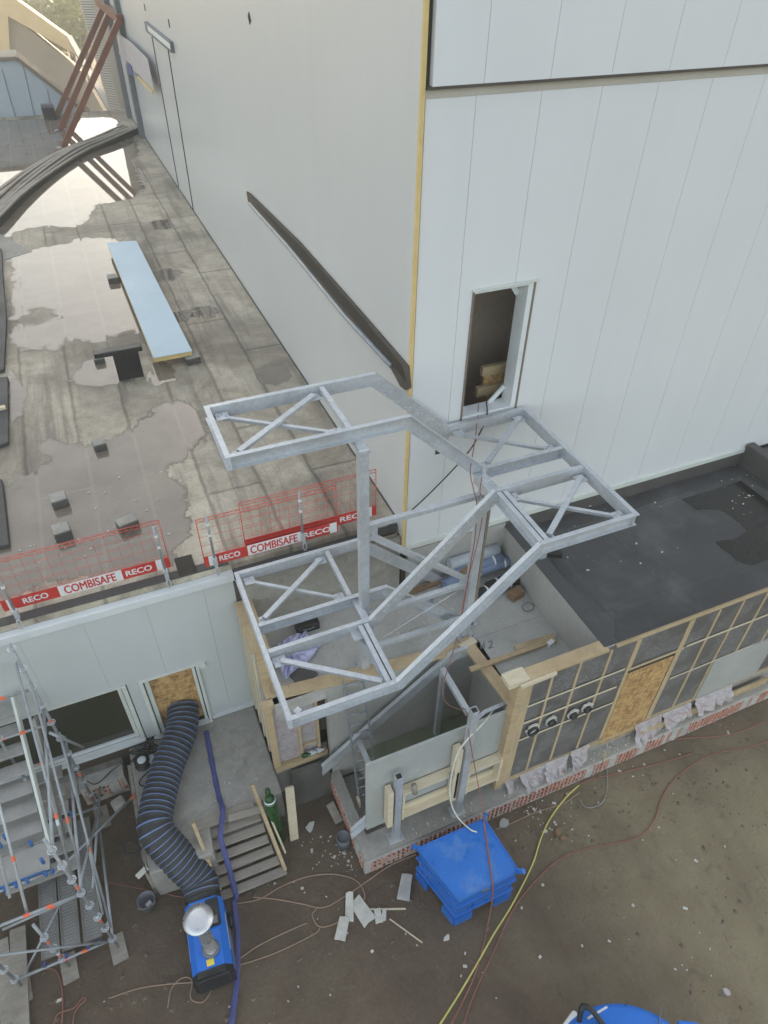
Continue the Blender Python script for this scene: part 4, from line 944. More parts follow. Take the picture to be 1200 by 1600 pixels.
def tree(base, h, cr, n, mat, label):
    base = V(base); r = T('tree', label, 'tree', base.to_tuple(), None)
    g = G(); g.tube([base, base+V((.2, 0, h*.4)), base+V((.1, .2, h*.75))], .3, 8, True, [.32, .22, .10])
    for k in range(7):
        a = k*2.4; q = base+V((.12, .1, h*(.35+.05*k))); g.tube([q, q+V((math.cos(a)*cr*.4, math.sin(a)*cr*.4, h*.15)), q+V((math.cos(a)*cr*.75, math.sin(a)*cr*.75, h*.22))], .1, 6, True, [.12, .07, .03])
    g.obj('trunk', 'bark', r)
    g = G(); cl = []
    for k in range(26):
        u = V((random.gauss(0, 1), random.gauss(0, 1), random.gauss(0, 1))).normalized()*random.uniform(.45, 1)**.6
        cl.append(base+V((u.x*cr, u.y*cr, h*.66+u.z*h*.34)))
    for k in range(n):
        c = random.choice(cl)+V((random.gauss(0, .3), random.gauss(0, .3), random.gauss(0, .26)))*cr*.55
        s_ = random.uniform(.14, .30); a = V((random.gauss(0, 1), random.gauss(0, 1), random.gauss(0, 1))).normalized(); b = a.orthogonal().normalized()
        g.poly([c+a*s_, c+b*s_*.6, c-a*s_, c-b*s_*.6])
    g.obj('crown', mat, r, norm=False)
def tpos(px, py, y): p = PY(px, py, y); return p
for (px, y, ztop, cr, n, mat, lab) in ((40, 92, 3., 4.2, 5200, 'leaf', 'sunny yellow green tree beyond the beige building, at the top left corner'), (70, 98, 5.5, 4.5, 5200, 'leaf', 'yellow green tree rising between the beige building and the corrugated wall'), (98, 90, -1., 2.6, 2600, 'leafp', 'reddish low tree beside the corrugated wall'), (120, 86, 3.5, 2.4, 3200, 'leaf', 'green tree against the corner of the corrugated wall'), (0, 110, 6., 5., 5200, 'leaf', 'tall pale green tree farthest off behind the beige building')):
    q = PY(px, 30, y); h = max(q.z+2.5, 3.)
    tree((q.x, y, 0), h, cr, n, mat, lab)
# loose sheet hanging at the end of the long wall
sh = T('loose_sheet', 'torn whitish sheet hanging by the grey columns at the far end of the long wall', 'sheet', PX(215, 100, 4.0).to_tuple())
P_ = [PX(x, y, 4.0) for x, y in ((187, 54), (204, 66), (230, 92), (240, 140), (226, 126), (212, 113), (196, 100), (186, 84))]
G().prism(P_, (.02, 0, 0)).obj('sheet', 'filmw', sh); G().prism([PX(x, y, 3.95) for x, y in ((197, 96), (204, 102), (208, 118), (200, 116))], (.03, 0, 0)).obj('blue_tarp', 'hose', sh)
G().bar(PX(216, 121, 3.98), PX(239, 144, 3.98), .06, .1).obj('edge_bar', 'foamy', sh)
# ================================================================== yard: loading slab, hall foot, steps
tag(G().prism([V(q) for q in ((-1.68, 6.28, 0), (-.54, 6.20, 0), (-.50, 6.80, 0), (.94, 6.84, 0), (.94, 8.96, 0), (-1.68, 8.94, 0))], (0, 0, ZS)).obj('loading_slab', 'concd', None, .03), kind='structure')
sb = T('slab_edge_board', 'grey wooden kick board along the left edge of the concrete loading slab', 'board', (-1.8, 7.4, 0))
G().hexa([V(q) for q in ((-1.76, 6.36, .0), (-1.69, 6.36, 0), (-1.69, 8.6, 0), (-1.76, 8.6, 0), (-1.76, 6.36, .93), (-1.69, 6.36, .93), (-1.69, 8.6, .93), (-1.76, 8.6, .93))]).obj('plank', 'oldwood', sb)
g = G(); g.box(-7.7, -1.89, YH-.08, YH+.1, 0, .55); ft_ = tag(g.obj('hall_plinth', 'concd'), 'stained concrete foot under the dark window gap of the low hall', 'foundation')
bp = T('brick_patch', 'patch of red hollow blocks under the hall window left of the loading slab', 'brickwork', (-2.2, 8.8, 0))
G().box(-2.75, -1.90, 8.62, 8.90, 0, .62).obj('mortar_bed', 'mortar', bp)
g1, g2, g3 = G(), G(), G(); block_face(g1, g2, g3, (-2.72, 8.615, .33), (1, 0, 0), (0, -1, 0), .8)
g1.obj('block_rib', 'brick', bp); g2.obj('block_cell', 'hole', bp); g3.obj('mortar_patch', 'mortar', bp)
tag(G().obox((-2.15, 8.35, .10), .26, .22, .20, .3).obj('concrete_lump', 'mortar', None, .04), 'pale concrete lump in front of the red hollow block patch', 'lump')

sp_ = T('wooden_steps', 'rough grey wooden steps leading up to the concrete loading slab', 'steps', (0, 6.2, 0))
yb_, yt_ = 5.78, 6.80
def stp(t): return V((0, yb_+(yt_-yb_)*t, .12+.86*t))
sk = -.16
for i in range(7):
    t = i/6; c = stp(t); x = sk*t*1.1 - .02
    G().obox((x+random.uniform(-.02, .02), c.y, c.z), 1.16 if i else 1.30, .165 if i < 6 else .21, .04, random.uniform(-.015, .015)-.02).obj('tread', 'oldwood', sp_, .006)
for s_ in (-1, 1):
    a, b = (V((.60, 5.78, .17)), V((.42, 6.98, 1.42))) if s_ > 0 else (V((-.62, 5.86, .28)), V((-.76, 6.72, 1.36)))
    G().bar(a, b, .06, .17).obj('stringer', 'wood', sp_)
    if s_ > 0: G().bar(a+V((.09, .25, .10)), a.lerp(b, .6)+V((.09, .0, .02)), .035, .09).obj('stringer_lath', 'pine', sp_)
    else: G().bar(a+V((-.05, .15, .02)), a.lerp(b, .55)+V((-.07, .0, -.1)), .03, .08).obj('stringer_lath', 'pine', sp_)
tag(G().obox((.30, 6.66, 1.02), .9, .12, .05, -.1).obj('loose_plank', 'oldwood'), 'short grey plank lying on the slab above the steps', 'plank')

# gas bottle, leaning planks, dark sheets by the stud wall
gb = T('gas_bottle', 'tall dark green gas bottle standing beside the wooden steps', 'gas bottle', (.72, 6.60, 0))
ax = (-.02, .10, 1)
G().lathe((.68, 6.42, 0), ((.10, 0), (.125, .03), (.125, 1.28), (.115, 1.40), (.08, 1.50), (.045, 1.56)), 20, ax).obj('cylinder', 'green', gb)
b_ = V((.68, 6.42, 0))+V(ax).normalized()*1.56
G().lathe(b_, ((.05, -.02), (.055, .10), (.045, .18), (.02, .20)), 14, ax).obj('valve_cap', 'green', gb)
G().lathe(b_+V(ax)*-.155, ((.118, -.03), (.110, .02), (.086, .06)), 20, ax).obj('shoulder_label', 'white', gb)
pk = [PZ(460, 1312, .0), PY(452, 1230, PZ(460, 1312, 0).y+.45)]
tag(G().bar(pk[0]+V((0, 0, .02)), pk[1], .17, .05, (0, -1, .3)).obj('leaning_plank', 'pine'), 'single pale plank leaning in front of the stud wall foot', 'plank')
q0 = PZ(480, 1285, 0); tag(G().hexa([V(v) for v in ((1.20, 6.95, 0), (1.98, 6.93, 0), (1.98, 6.97, 0), (1.20, 6.99, 0), (1.22, 7.10, 1.08), (1.98, 7.08, 1.08), (1.98, 7.12, 1.08), (1.22, 7.14, 1.08))]).obj('dark_sheet', 'oldplate'), 'dark stained sheet standing on end beneath the stud wall', 'sheet')
pipe_ = G().lathe(PZ(537, 1318, .0)+V((0, 0, 0)), ((.14, 0), (.14, .30), (.12, .30), (.12, .25), (.02, .25)), 18).obj('pipe_stub', 'steelcol'); tag(pipe_, 'dark grey plastic pipe stub standing beside the left brick foundation strip', 'pipe')
tag(G().bar(PZ(530, 1285, .05), PZ(515, 1255, .25), .16, .04).obj('grey_plank', 'oldwood'), 'grey plank stub behind the dark grey pipe stub', 'plank')

# ---- heater
ht = T('site_heater', 'blue mobile site heater with upright steel flue, lying on the mud', 'heater', (-.97, 5.05, 0))
hr = R(-4); hm = Matrix.Translation((-.96, 5.04, 0)) @ Matrix.Rotation(hr, 4, 'Z')
def H_(x, y, z): return hm @ V((x, y, z))
def hbox(x0, x1, y0, y1, z0, z1): return G().hexa([H_(*q) for q in ((x0, y0, z0), (x1, y0, z0), (x1, y1, z0), (x0, y1, z0), (x0, y0, z1), (x1, y0, z1), (x1, y1, z1), (x0, y1, z1))])
w2 = .33
prof = [(-w2, .16), (w2, .16), (w2, .62), (w2-.11, .78), (-w2+.11, .78), (-w2, .62)]
bo = G().prism([H_(x, -.56, z) for x, z in prof], hm.to_3x3() @ V((0, 1.12, 0))).obj('body', 'blue2', ht, .012)
G().prism([H_(x*1.02, -.66, z*1.005) for x, z in prof], hm.to_3x3() @ V((0, .10, 0))).obj('front_grille', 'black', ht)
g = G()
for k in range(7): g.hexa([H_(*q) for q in ((-w2+.05, -.70, .22+.075*k), (w2-.05, -.70, .22+.075*k), (w2-.05, -.66, .22+.075*k), (-w2+.05, -.66, .22+.075*k), (-w2+.05, -.70, .24+.075*k), (w2-.05, -.70, .24+.075*k), (w2-.05, -.66, .25+.075*k), (-w2+.05, -.66, .25+.075*k))])
g.obj('grille_slat', 'black', ht)
fl = H_(.04, -.28, .78)
f = G().lathe(fl, ((.125, 0), (.125, .02), (.10, .03), (.10, 1.18), (.13, 1.24), (.235, 1.34), (.235, 1.36), (.13, 1.385), (.02, 1.40)), 28).obj('flue', 'glassfr', ht)
G().lathe(fl, ((.145, .0), (.145, .05), (.11, .06)), 24).obj('flue_collar', 'steelcol', ht)
g = hbox(.05, .27, .04, .50, .782, .85); g.obj('control_panel', 'black', ht, .02)
g = hbox(.11, .22, .07, .19, .851, .862); g.obj('control_knob', 'steelcol', ht)
for s_ in (-1, 1): G().hexa([H_(s_*(w2+.003), y, z) for y, z in ((-.30, .50), (.30, .50), (.30, .60), (-.30, .60))]+[H_(s_*(w2+.006), y, z) for y, z in ((-.30, .50), (.30, .50), (.30, .60), (-.30, .60))]).obj('side_label', 'wtxt', ht)
p = hm @ V((.0, -.47, .782)); hbox(-.06, .06, -.52, -.42, .781, .784).obj('warning_label', 'yellow', ht)
hbox(-w2-.02, w2+.02, -.5, .5, .10, .17).obj('chassis', 'steelcol', ht)
for s_ in (-1, 1): G().lathe(H_(s_*(w2+.02), .30, .14), ((.14, 0), (.14, .07), (.05, .075)), 18, hm.to_3x3() @ V((s_, 0, 0))).obj('wheel', 'black', ht)
G().lathe(H_(0, .56, .48), ((.30, 0), (.31, .10), (.30, .16)), 28, hm.to_3x3() @ V((0, 1, 0))).obj('outlet_ring', 'black', ht)

# ---- flexible duct
dp = smooth([H_(0, .70, .48), H_(-.03, 1.0, .58), V((-1.18, 6.42, .93)), V((-1.40, 6.85, 1.28)), V((-1.32, 7.25, 1.33)), V((-1.02, 7.95, 1.33)), V((-.62, 8.6, 1.38)), V((-.50, 8.93, 1.42)), V((-.46, 9.12, 1.45))], 10)
L = [0]
for a, b in zip(dp, dp[1:]): L.append(L[-1]+(b-a).length)
def on_path(s):
    for i in range(len(L)-1):
        if L[i+1] >= s: return dp[i].lerp(dp[i+1], (s-L[i])/(L[i+1]-L[i]))
    return dp[-1]
pitch = .108
N_ = int(L[-1]/pitch*8); g = G(); rg = []
n = 28; u = None
for k in range(N_+1):
    s = L[-1]*k/N_; p = on_path(s); d = (on_path(min(s+.05, L[-1]))-on_path(max(s-.05, 0))).normalized()
    ph = k % 8; r = .315*(1+.028*math.cos(ph/8*2*math.pi)); 
    if u is None: u = V((0, 0, 1))
    u = (u-d*u.dot(d)).normalized(); w = d.cross(u)
    zoff = lambda z: z
    rg.append([g.b.verts.new(p+(u*math.cos(2*math.pi*j/n)*random.uniform(.97, 1.0)+w*math.sin(2*math.pi*j/n))*r) for j in range(n)])
for k, (a, b) in enumerate(zip(rg, rg[1:])):
    g.mi = 1 if k % 8 == 7 else 0
    for j in range(n):
        f = g._f([a[j], a[(j+1) % n], b[(j+1) % n], b[j]]); f.smooth = True
tag(g.obj('flexible_duct', ('ductblk', 'ductblue')), 'thick black flexible duct with blue spiral bands from the heater to the boarded doorway', 'duct')
cg = [on_path(2.05)+V((-.30, -.02, -.1)), on_path(2.0)+V((.0, -.05, .34)), on_path(1.95)+V((.30, 0, .05))]

# ---- blue lay-flat hose, up over the steps
hp = [PZ(322, 1142, 1.05), PZ(329, 1180, 1.0), PZ(341, 1240, 1.0), PZ(348, 1268, 1.10), V((-.36, 6.45, .98)), V((-.36, 6.2, .72)), V((-.36, 5.9, .42)), V((-.37, 5.68, .12)), PZ(366, 1410, .03), PZ(371, 1460, .03), PZ(370, 1530, .03), PZ(364, 1580, .03), PZ(357, 1640, .03)]
hp = smooth(hp, 7); g = G(); pr = None
for i, p in enumerate(hp):
    d = (hp[min(i+1, len(hp)-1)]-hp[max(i-1, 0)]).normalized(); n = d.cross(V((0, 0, 1))).normalized()*.050*(1+.12*math.sin(i*1.7)); up = n.cross(d).normalized()*.016
    if up.z < 0: up = -up
    ring = [g.b.verts.new(q) for q in (p-n, p-n*.5+up, p+n*.5+up, p+n, p+n*.5-up, p-n*.5-up)]
    if pr:
        for j in range(6): g._f([pr[j], pr[(j+1) % 6], ring[(j+1) % 6], ring[j]])
    pr = ring
tag(g.obj('flat_hose', 'hose'), 'flat blue hose running from the doorway over the steps across the mud', 'hose')

# ---- bucket, reel, coil
bk = T('bucket', 'open dark plastic bucket standing on the mud left of the heater', 'bucket', PZ(232, 1412, 0).to_tuple())
c = PZ(233, 1415, 0); G().lathe(c, ((.13, 0), (.155, .27), (.165, .28), (.15, .28), (.125, .03), (.01, .03)), 24).obj('body', 'steelcol', bk)
G().tube([c+V((.16*math.cos(t), .16*math.sin(t)*.4-.08, .27+.0*t)) for t in [math.pi+i*math.pi/10 for i in range(11)]], .006, 5).obj('handle', 'galv2', bk)
G().obox(c+V((.01, .0, .07)), .10, .07, .05, .5).obj('rag', 'wtxt', bk)
cr_ = T('cable_reel', 'white cored cable reel lying among tangled black cable on the loading slab', 'cable reel', PZ(227, 1195, ZS).to_tuple())
c = PZ(224, 1194, ZS); G().lathe(c, ((.16, 0), (.16, .03), (.10, .03), (.10, .14), (.15, .14), (.15, .16), (.02, .16)), 20).obj('drum', 'black', cr_); G().lathe(c+V((0, 0, .161)), ((.085, 0), (.085, .012), (.04, .014)), 18).obj('face', 'white', cr_)
G().obox(c+V((.17, .01, .05)), .13, .15, .10, .4).obj('socket_box', 'palepanel', cr_)
pts = []
for k in range(34): pts.append(c+V((.10+random.gauss(0, .24), .26+random.gauss(0, .13), .03+random.random()*.07)))
cable('tangled_cable', 'cableblk', pts, .013, 'tangle of black cable heaped by the hall wall on the loading slab', 'cable', 5)
for k, (pp, lab) in enumerate((([(215, 1178), (180, 1200), (150, 1225), (128, 1212), (118, 1195)], 'thin black cable running left from the tangle past the brick patch'), ([(232, 1205), (218, 1220), (222, 1228), (240, 1222), (246, 1200)], 'thin black cable loop beside the cable reel'))):
    cable('black_cable', 'cableblk', [PZ(x, y, ZS+.02 if x > 205 else .75) for x, y in pp], .011, lab)
cable('cable_coil', 'cableblk', [PZ(206+14*math.cos(t)+random.gauss(0, 1.5), 1325+9*math.sin(t)+random.gauss(0, 1), ZS+.03+t*.004) for t in [i*.5 for i in range(40)]], .010, 'small coil of black cable on the near corner of the loading slab')
cable('black_cable', 'cableblk', [PZ(212, 1330, ZS+.02), PZ(222, 1345, ZS+.02), PZ(230, 1362, ZS+.01), PZ(236, 1370, .5)], .010, 'thin black cable hanging off the near corner of the loading slab')
tag(G().obox(PZ(222, 1363, ZS+.02), .22, .10, .02, .5).obj('paper_scrap', 'foamw'), 'white scrap on the near corner of the loading slab', 'scrap')

# ---- blue crate with lid
LZ = 1.20
cx = [PZ(x, y, LZ) for x, y in ((651, 1326), (757, 1279), (812, 1362), (717, 1408))]
ce = sum(cx, V((0, 0, 0)))/4
cr2 = T('blue_crate', 'big blue steel container with a dusty flat lid and lifting lugs at its corners', 'container', (ce.x, ce.y, 0))
def ring_(k, z): return [V((ce.x+(p.x-ce.x)*k, ce.y+(p.y-ce.y)*k, z)) for p in cx]
def tier(k, z0, z1, nm, mat='blue', bev=.015):
    b = ring_(k, z0); return G().prism(b, (0, 0, z1-z0)).obj(nm, mat, cr2, bev)
lidm = tier(1.0, LZ-.06, LZ, 'lid', 'bluelid')
g = G(); r_ = ring_(.985, LZ+.001)
for a, b in zip(r_, r_[1:]+r_[:1]): g.bar(a, b, .035, .02)
g.obj('lid_rim', 'blue', lidm)
tier(.945, .86, LZ-.063, 'upper_wall'); tier(1.0, .78, .86, 'upper_flange'); tier(.93, .44, .78, 'lower_wall'); tier(.99, .36, .44, 'lower_flange'); tier(.92, .24, .36, 'skirt'); 
b = ring_(.95, .1); 
for i in range(4):
    o1 = b[i]; m1 = o1.lerp(b[(i+1) % 4], .30); m2 = o1.lerp(b[(i-1) % 4], .30); g = G(); g.bar(V((o1.x, o1.y, .12)), V((m1.x, m1.y, .12)), .06, .24); g.bar(V((o1.x, o1.y, .121)), V((m2.x, m2.y, .121)), .06, .238); g.obj('foot', 'blue', cr2)
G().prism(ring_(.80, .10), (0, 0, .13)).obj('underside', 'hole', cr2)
for i in (0, 1, 2):
    o1 = cx[i]; g = G(); d = (o1-ce); d.z = 0; d.normalize()
    g.bar(o1+d*-.02+V((0, 0, -.06)), o1+d*-.02+V((0, 0, .11)), .10, .03, (d.y, -d.x, 0)); g.bar(o1+d*.02+V((0, 0, .09)), o1+d*.09+V((0, 0, .03)), .09, .03); g.obj('lifting_lug', 'blue', cr2, .01)
g = G(); m_ = cx[3].lerp(cx[2], .42); g.bar(m_+V((-.06, -.02, -.03)), m_+V((.08, -.02, -.03)), .03, .05); g.obj('latch', 'steelcol', cr2)
# ---- blue machine hood at the bottom edge
bm_ = T('blue_machine', 'blue round topped machine cut by the bottom edge of the picture, with black bar handle', 'machine', (4.3, .5, 0))
c = PZ(998, 1742, 1.40); rd_ = (PZ(988, 1564, 1.40)-c).length*.97
G().lathe(V((c.x, c.y, 0)), ((rd_*.96, .25), (rd_, .5), (rd_, 1.30), (rd_*.985, 1.40), (rd_*.93, 1.45), (rd_*.5, 1.52), (.02, 1.55)), 64).obj('hood', 'blue2', bm_)
s0 = PZ(1034, 1572, 1.44); G().bar(V((s0.x, s0.y, 1.445)), V((c.x+.05, c.y, 1.55)), .012, .02).obj('hood_seam', 'steelcol', bm_)
q = PZ(1072, 1602, 1.44); G().obox(q+V((.0, -.1, -.06)), .30, .3, .12, -.5).obj('hinge_cover', 'blue2', bm_, .03)
q = PZ(898, 1612, 1.2); G().obox(q, .34, .36, .4, .35).obj('side_case', 'white', bm_, .04)
hb_ = [PZ(903, 1606, 1.3), PZ(908, 1578, 1.62), PZ(914, 1572, 1.66), PZ(926, 1580, 1.64), PZ(944, 1604, 1.45)]
G().tube(smooth(hb_, 5), .042, 10).obj('bar_handle', 'black', bm_)
G().bar(PZ(918, 1592, 1.46), PZ(948, 1574, 1.42), .03, .05).obj('trim', 'galv', bm_)

# ---- rubble: white pieces, planks, paper
def slab_piece(px, py, sx, sy, sz, rz, label, mat='foamw', name='foam_offcut', tilt=0., zz=0):
    c = PZ(px, py, zz)+V((0, 0, .01)); m = Matrix.Rotation(rz, 3, 'Z') @ Matrix.Rotation(tilt, 3, 'X')
    if name in ('scrap', 'brick_half', 'stone_piece'): o = [(.5*math.cos(a)*random.uniform(.7, 1.1), .5*math.sin(a)*random.uniform(.7, 1.1)) for a in [i*math.pi/4+random.uniform(-.3, .3) for i in range(8)]]
    else: o = [(-.5, -.5), (-.1, -.5+random.uniform(-.06, .06)), (.5, -.48), (.5+random.uniform(-.12, .03), .1), (.42, .5), (0, .5+random.uniform(-.1, .05)), (-.5+random.uniform(0, .1), .46)]
    return tag(G().prism([c + m @ V((a*sx, b*sy, 0)) for a, b in o], m @ V((0, 0, sz))).obj(name, mat, None, .008), label, 'offcut')
slab_piece(566, 1424, .28, .52, .05, .25, 'white board offcut, the wide one nearest the brick corner in the litter heap')
slab_piece(546, 1418, .16, .5, .06, -.38, 'narrow white board offcut standing left of the wide one in the litter heap', tilt=.2)
slab_piece(535, 1452, .20, .40, .05, -.6, 'white offcut with torn end, nearest of the litter heap')
slab_piece(591, 1432, .14, .26, .04, -.2, 'small split white offcut right of the litter heap')
slab_piece(600, 1430, .09, .20, .04, -.5, 'sliver of white board at the right tip of the litter heap')
slab_piece(633, 1388, .24, .46, .10, -.6, 'pale grey block lying left of the blue container', 'mortar', 'kerb_block')
slab_piece(537, 1463, .22, .07, .03, .3, 'crumpled pale scrap under the nearest white offcut', 'foamw', 'scrap')
slab_piece(698, 1466, .16, .10, .03, .4, 'beige chip at the near corner of the blue container', 'foamw', 'scrap')
slab_piece(872, 1302, .2, .13, .07, .6, 'broken brown brick half lying on the mud right of the yellow cable', 'cardboard', 'brick_half')
slab_piece(880, 1312, .16, .10, .06, -.3, 'smaller broken brown brick piece beside the brick half', 'cardboard', 'brick_half')
slab_piece(786, 1288, .26, .18, .05, .3, 'greenish grey stone slab piece right of the blue container lug', 'board', 'stone_piece')
slab_piece(1134, 1551, .12, .16, .05, .3, 'pink rag scrap on the bare mud at the lower right', 'film', 'scrap')
slab_piece(485, 1293, .26, .2, .03, .7, 'dirty white flattened scrap beside the leaning pale plank', 'foamw', 'scrap')
slab_piece(245, 1352, .14, .08, .03, .2, 'white scrap left on the mud near the slab corner', 'foamw', 'scrap')
slab_piece(150, 1380, .10, .06, .03, .2, 'small white tag lying left of the bucket', 'foamw', 'scrap')
tag(G().bar(PZ(575, 1421, .02), PZ(634, 1420, .02), .03, .02).obj('stick', 'pine'), 'thin pale stick right of the litter heap', 'stick')
tag(G().bar(PZ(609, 1436, .02), PZ(660, 1473, .02), .02, .02).obj('stick', 'pine'), 'thin brown stick lying toward the near corner of the blue container', 'stick')
tag(G().bar(PY(880, 1112, 5.2), PY(1215, 1030, 5.2), .03, .02).obj('x', 'pine'), 'x', 'x') if False else None
# plank on the foundation ledge and films hanging under the battened wall
tag(G().obox((10.2, 5.27, .72), 3.6, .06, .20, 0).obj('ledge_plank', 'wood', None, .01), 'long raw plank lying on the brick foundation ledge at the right', 'plank')
def film(name, pts, label):
    g = G(); pts = [V(p) for p in pts]; nx, ny = 9, 7; vv = []
    a, b, c, d = pts
    for i in range(nx+1):
        row = []
        for j in range(ny+1):
            s, t = i/nx, j/ny; p = a.lerp(b, s).lerp(d.lerp(c, s), t); row.append(g.b.verts.new(p+V((random.gauss(0, .012)+.04*math.sin(i*1.9)*t, random.gauss(0, .03)*t-.01-.04*math.sin(i*2.3)*t, -abs(random.gauss(0, .05))*t if j == ny else random.gauss(0, .012)*t))))
        vv.append(row)
    for i in range(nx):
        for j in range(ny): g._f([vv[i][j], vv[i+1][j], vv[i+1][j+1], vv[i][j+1]])
    o = g.obj(name, 'film'); m = o.modifiers.new('s', 'SOLIDIFY'); m.thickness = .004; return tag(o, label, 'film', 'pinkish films hanging under the battened wall')
yf_ = YFR-.03
for (x0, x1, z0, z1, sk_, lab) in ((5.10, 5.26, .30, .98, .05, 'narrow pinkish film strip hanging at the battened wall corner'), (5.40, 6.02, .48, .98, .15, 'pinkish film hanging below the first two pipe stubs'), (6.00, 6.55, .60, 1.0, -.05, 'bunched pinkish film under the battened wall, left of the third'), (6.62, 7.05, .52, 1.05, .0, 'pinkish film lump beside the lower left corner of the strand board'), (8.25, 8.95, .56, 1.02, .0, 'pinkish film just right of the strand board'), (8.98, 9.75, .74, 1.01, .0, 'pinkish film above the ledge plank'), (9.85, 10.9, .76, 1.04, 0, 'pinkish film under the bare grey panel at the right edge')):
    film('hanging_film', [(x0, yf_, z1), (x1, yf_, z1), (x1+sk_, yf_-.16, z0), (x0+sk_, yf_-.22, z0)], lab)

# ---- things in the concrete stairwell
zf = ZF+.002
def roll(px, py, ln, r, mat, z, label, rz=.0, band=True):
    p = PZ(px, py, z); d = V((math.cos(rz), math.sin(rz), 0)); o = T('membrane_roll', label, 'roll', p.to_tuple(), 'rolls stacked in the corner of the stairwell')
    G().lathe(p-d*ln/2, ((r*.4, .03), (r*.45, 0), (r, 0), (r, ln), (r*.45, ln), (r*.4, ln-.03)), 20, d).obj('roll', mat, o)
    if band:
        for t in (-.25, .3): G().lathe(p+d*ln*t-d*.02, ((r*1.0, 0), (r*1.02, .003), (r*1.02, .037), (r*1.0, .04)), 20, d).obj('tape', 'wtxt', o)
roll(740, 870, 1.15, .13, 'rollw', 3.85, 'pale grey roll, topmost and farthest of the stack of rolls', .02, False)
roll(748, 884, 1.1, .13, 'rollb', 3.70, 'blue grey roll second from the back of the stack of rolls', .02)
roll(764, 886, 1.1, .13, 'rollb', 3.62, 'blue grey roll in front, nearest blue one of the stack of rolls', .02)
roll(722, 902, .9, .12, 'rollb', 3.54, 'short blue roll at the left foot of the stack of rolls', .15, False)
roll(775, 918, 1.0, .13, 'black', 3.54, 'black roll with white tape on the floor in front of the blue rolls', .12)
roll(790, 906, .9, .12, 'black', 3.53, 'black roll squeezed between the blue rolls and the concrete wall', .1)
tag(G().obox(PZ(735, 895, 3.8), .36, .26, .18, .3).obj('carton', 'cardboard'), 'small brown carton lying on the blue rolls', 'carton')
tag(G().obox(PZ(806, 928, 3.5), .3, .2, .16, .2).obj('carton', 'cardboard'), 'brown wooden block beside the front black roll', 'carton')
tag(G().bar(PZ(735, 1046, ZF+.12), PZ(868, 1000, ZF+.035), .09, .05).obj('timber', 'wood'), 'longer raw timber lying across the floor edge board in the stairwell', 'timber')
tag(G().bar(PZ(805, 1013, ZF+.03), PZ(866, 994, ZF+.03), .12, .05).obj('timber', 'wood'), 'shorter raw timber on the stairwell floor by the side wall', 'timber')
tag(G().obox(PZ(860, 1005, ZF+.04), .14, .09, .08, .3).obj('scrap', 'wtxt'), 'white crumpled wrapper beside the shorter raw timber', 'scrap')
def case(px, py, sx, sy, rz, label):
    p = PZ(px, py, ZF); c = T('tool_case', label, 'tool case', p.to_tuple(), 'black tool cases on the stairwell floor')
    G().obox(p+V((0, 0, .06)), sx, sy, .12, rz).obj('tray', 'black', c, .02); G().obox(p+V((0, 0, .16)), sx, sy, .07, rz).obj('lid', 'black', c, .02)
    h = p+V((-math.sin(rz), math.cos(rz), 0))*-(sy/2+.03); d = V((math.cos(rz), math.sin(rz), 0))
    G().tube(smooth([h-d*.10+V((0, .03, .13)), h-d*.08+V((0, 0, .13)), h+d*.08+V((0, 0, .13)), h+d*.10+V((0, .03, .13))], 4), .012, 6).obj('handle', 'steelcol', c)
case(471, 952, .50, .30, -.05, 'black tool case, partly under the near beam of the lower landing')
case(478, 976, .46, .40, -.02, 'black tool case beside the lilac sheet')
g = G(); op = [PZ(x, y, ZF+.02) for x, y in ((424, 1022), (440, 1003), (478, 988), (484, 1000), (503, 1008), (486, 1030), (452, 1060), (446, 1063), (434, 1040), (420, 1042))]
ctr = sum(op, V((0, 0, 0)))/len(op); n = 60
rings = []
for k in range(1, 6):
    rings.append([g.b.verts.new(ctr.lerp(p, k/5)+V((0, 0, random.uniform(.01, .09)))) for p in [op[i//6].lerp(op[(i//6+1) % len(op)], (i % 6)/6) for i in range(60)]])
c0 = g.b.verts.new(ctr+V((0, 0, .05)))
for j in range(60): g._f([c0, rings[0][j], rings[0][(j+1) % 60]])
for a, b in zip(rings, rings[1:]):
    for j in range(60): g._f([a[j], b[j], b[(j+1) % 60], a[(j+1) % 60]])
o = g.obj('plastic_sheet', 'lilac'); m = o.modifiers.new('s', 'SOLIDIFY'); m.thickness = .004; tag(o, 'crumpled lilac plastic sheet on the stairwell floor under the lower landing', 'plastic sheet')
tag(G().obox(PZ(474, 1054, ZF), .44, .34, .05, .25).obj('black_mat', 'feltb', None, .01), 'dark mat folded on the floor below the lilac sheet', 'mat')
cable('wire_coil', 'cablet', [PZ(437+15*math.cos(t), 1075+11*math.sin(t), ZF+.02+t*.003) for t in [i*.5 for i in range(26)]], .006, 'thin wire coil on the stairwell floor near the stud wall')
cable('wire_coil', 'steelcol', [PZ(825+9*math.cos(t), 948+7*math.sin(t), ZF+.02+t*.003) for t in [i*.5 for i in range(26)]], .008, 'dark wire coil on the bare concrete floor by the side wall')
for a, b, w, m, l in (((622, 932), (688, 908), .13, 'cardboard', 'brown plank offcut lying behind the third flight on the stairwell floor'), ((650, 934), (704, 921), .09, 'oldwood', 'grey stick lying among crumbs behind the third flight'), ((668, 952), (676, 936), .06, 'rollb', 'short grey blue bar standing by the third flight stringer'), ((640, 990), (664, 984), .08, 'cardboard', 'brown chip board scrap beside the left column base')):
    tag(G().bar(PZ(*a, ZF+.03), PZ(*b, ZF+.04), w, .04).obj('offcut', m), l, 'offcut')
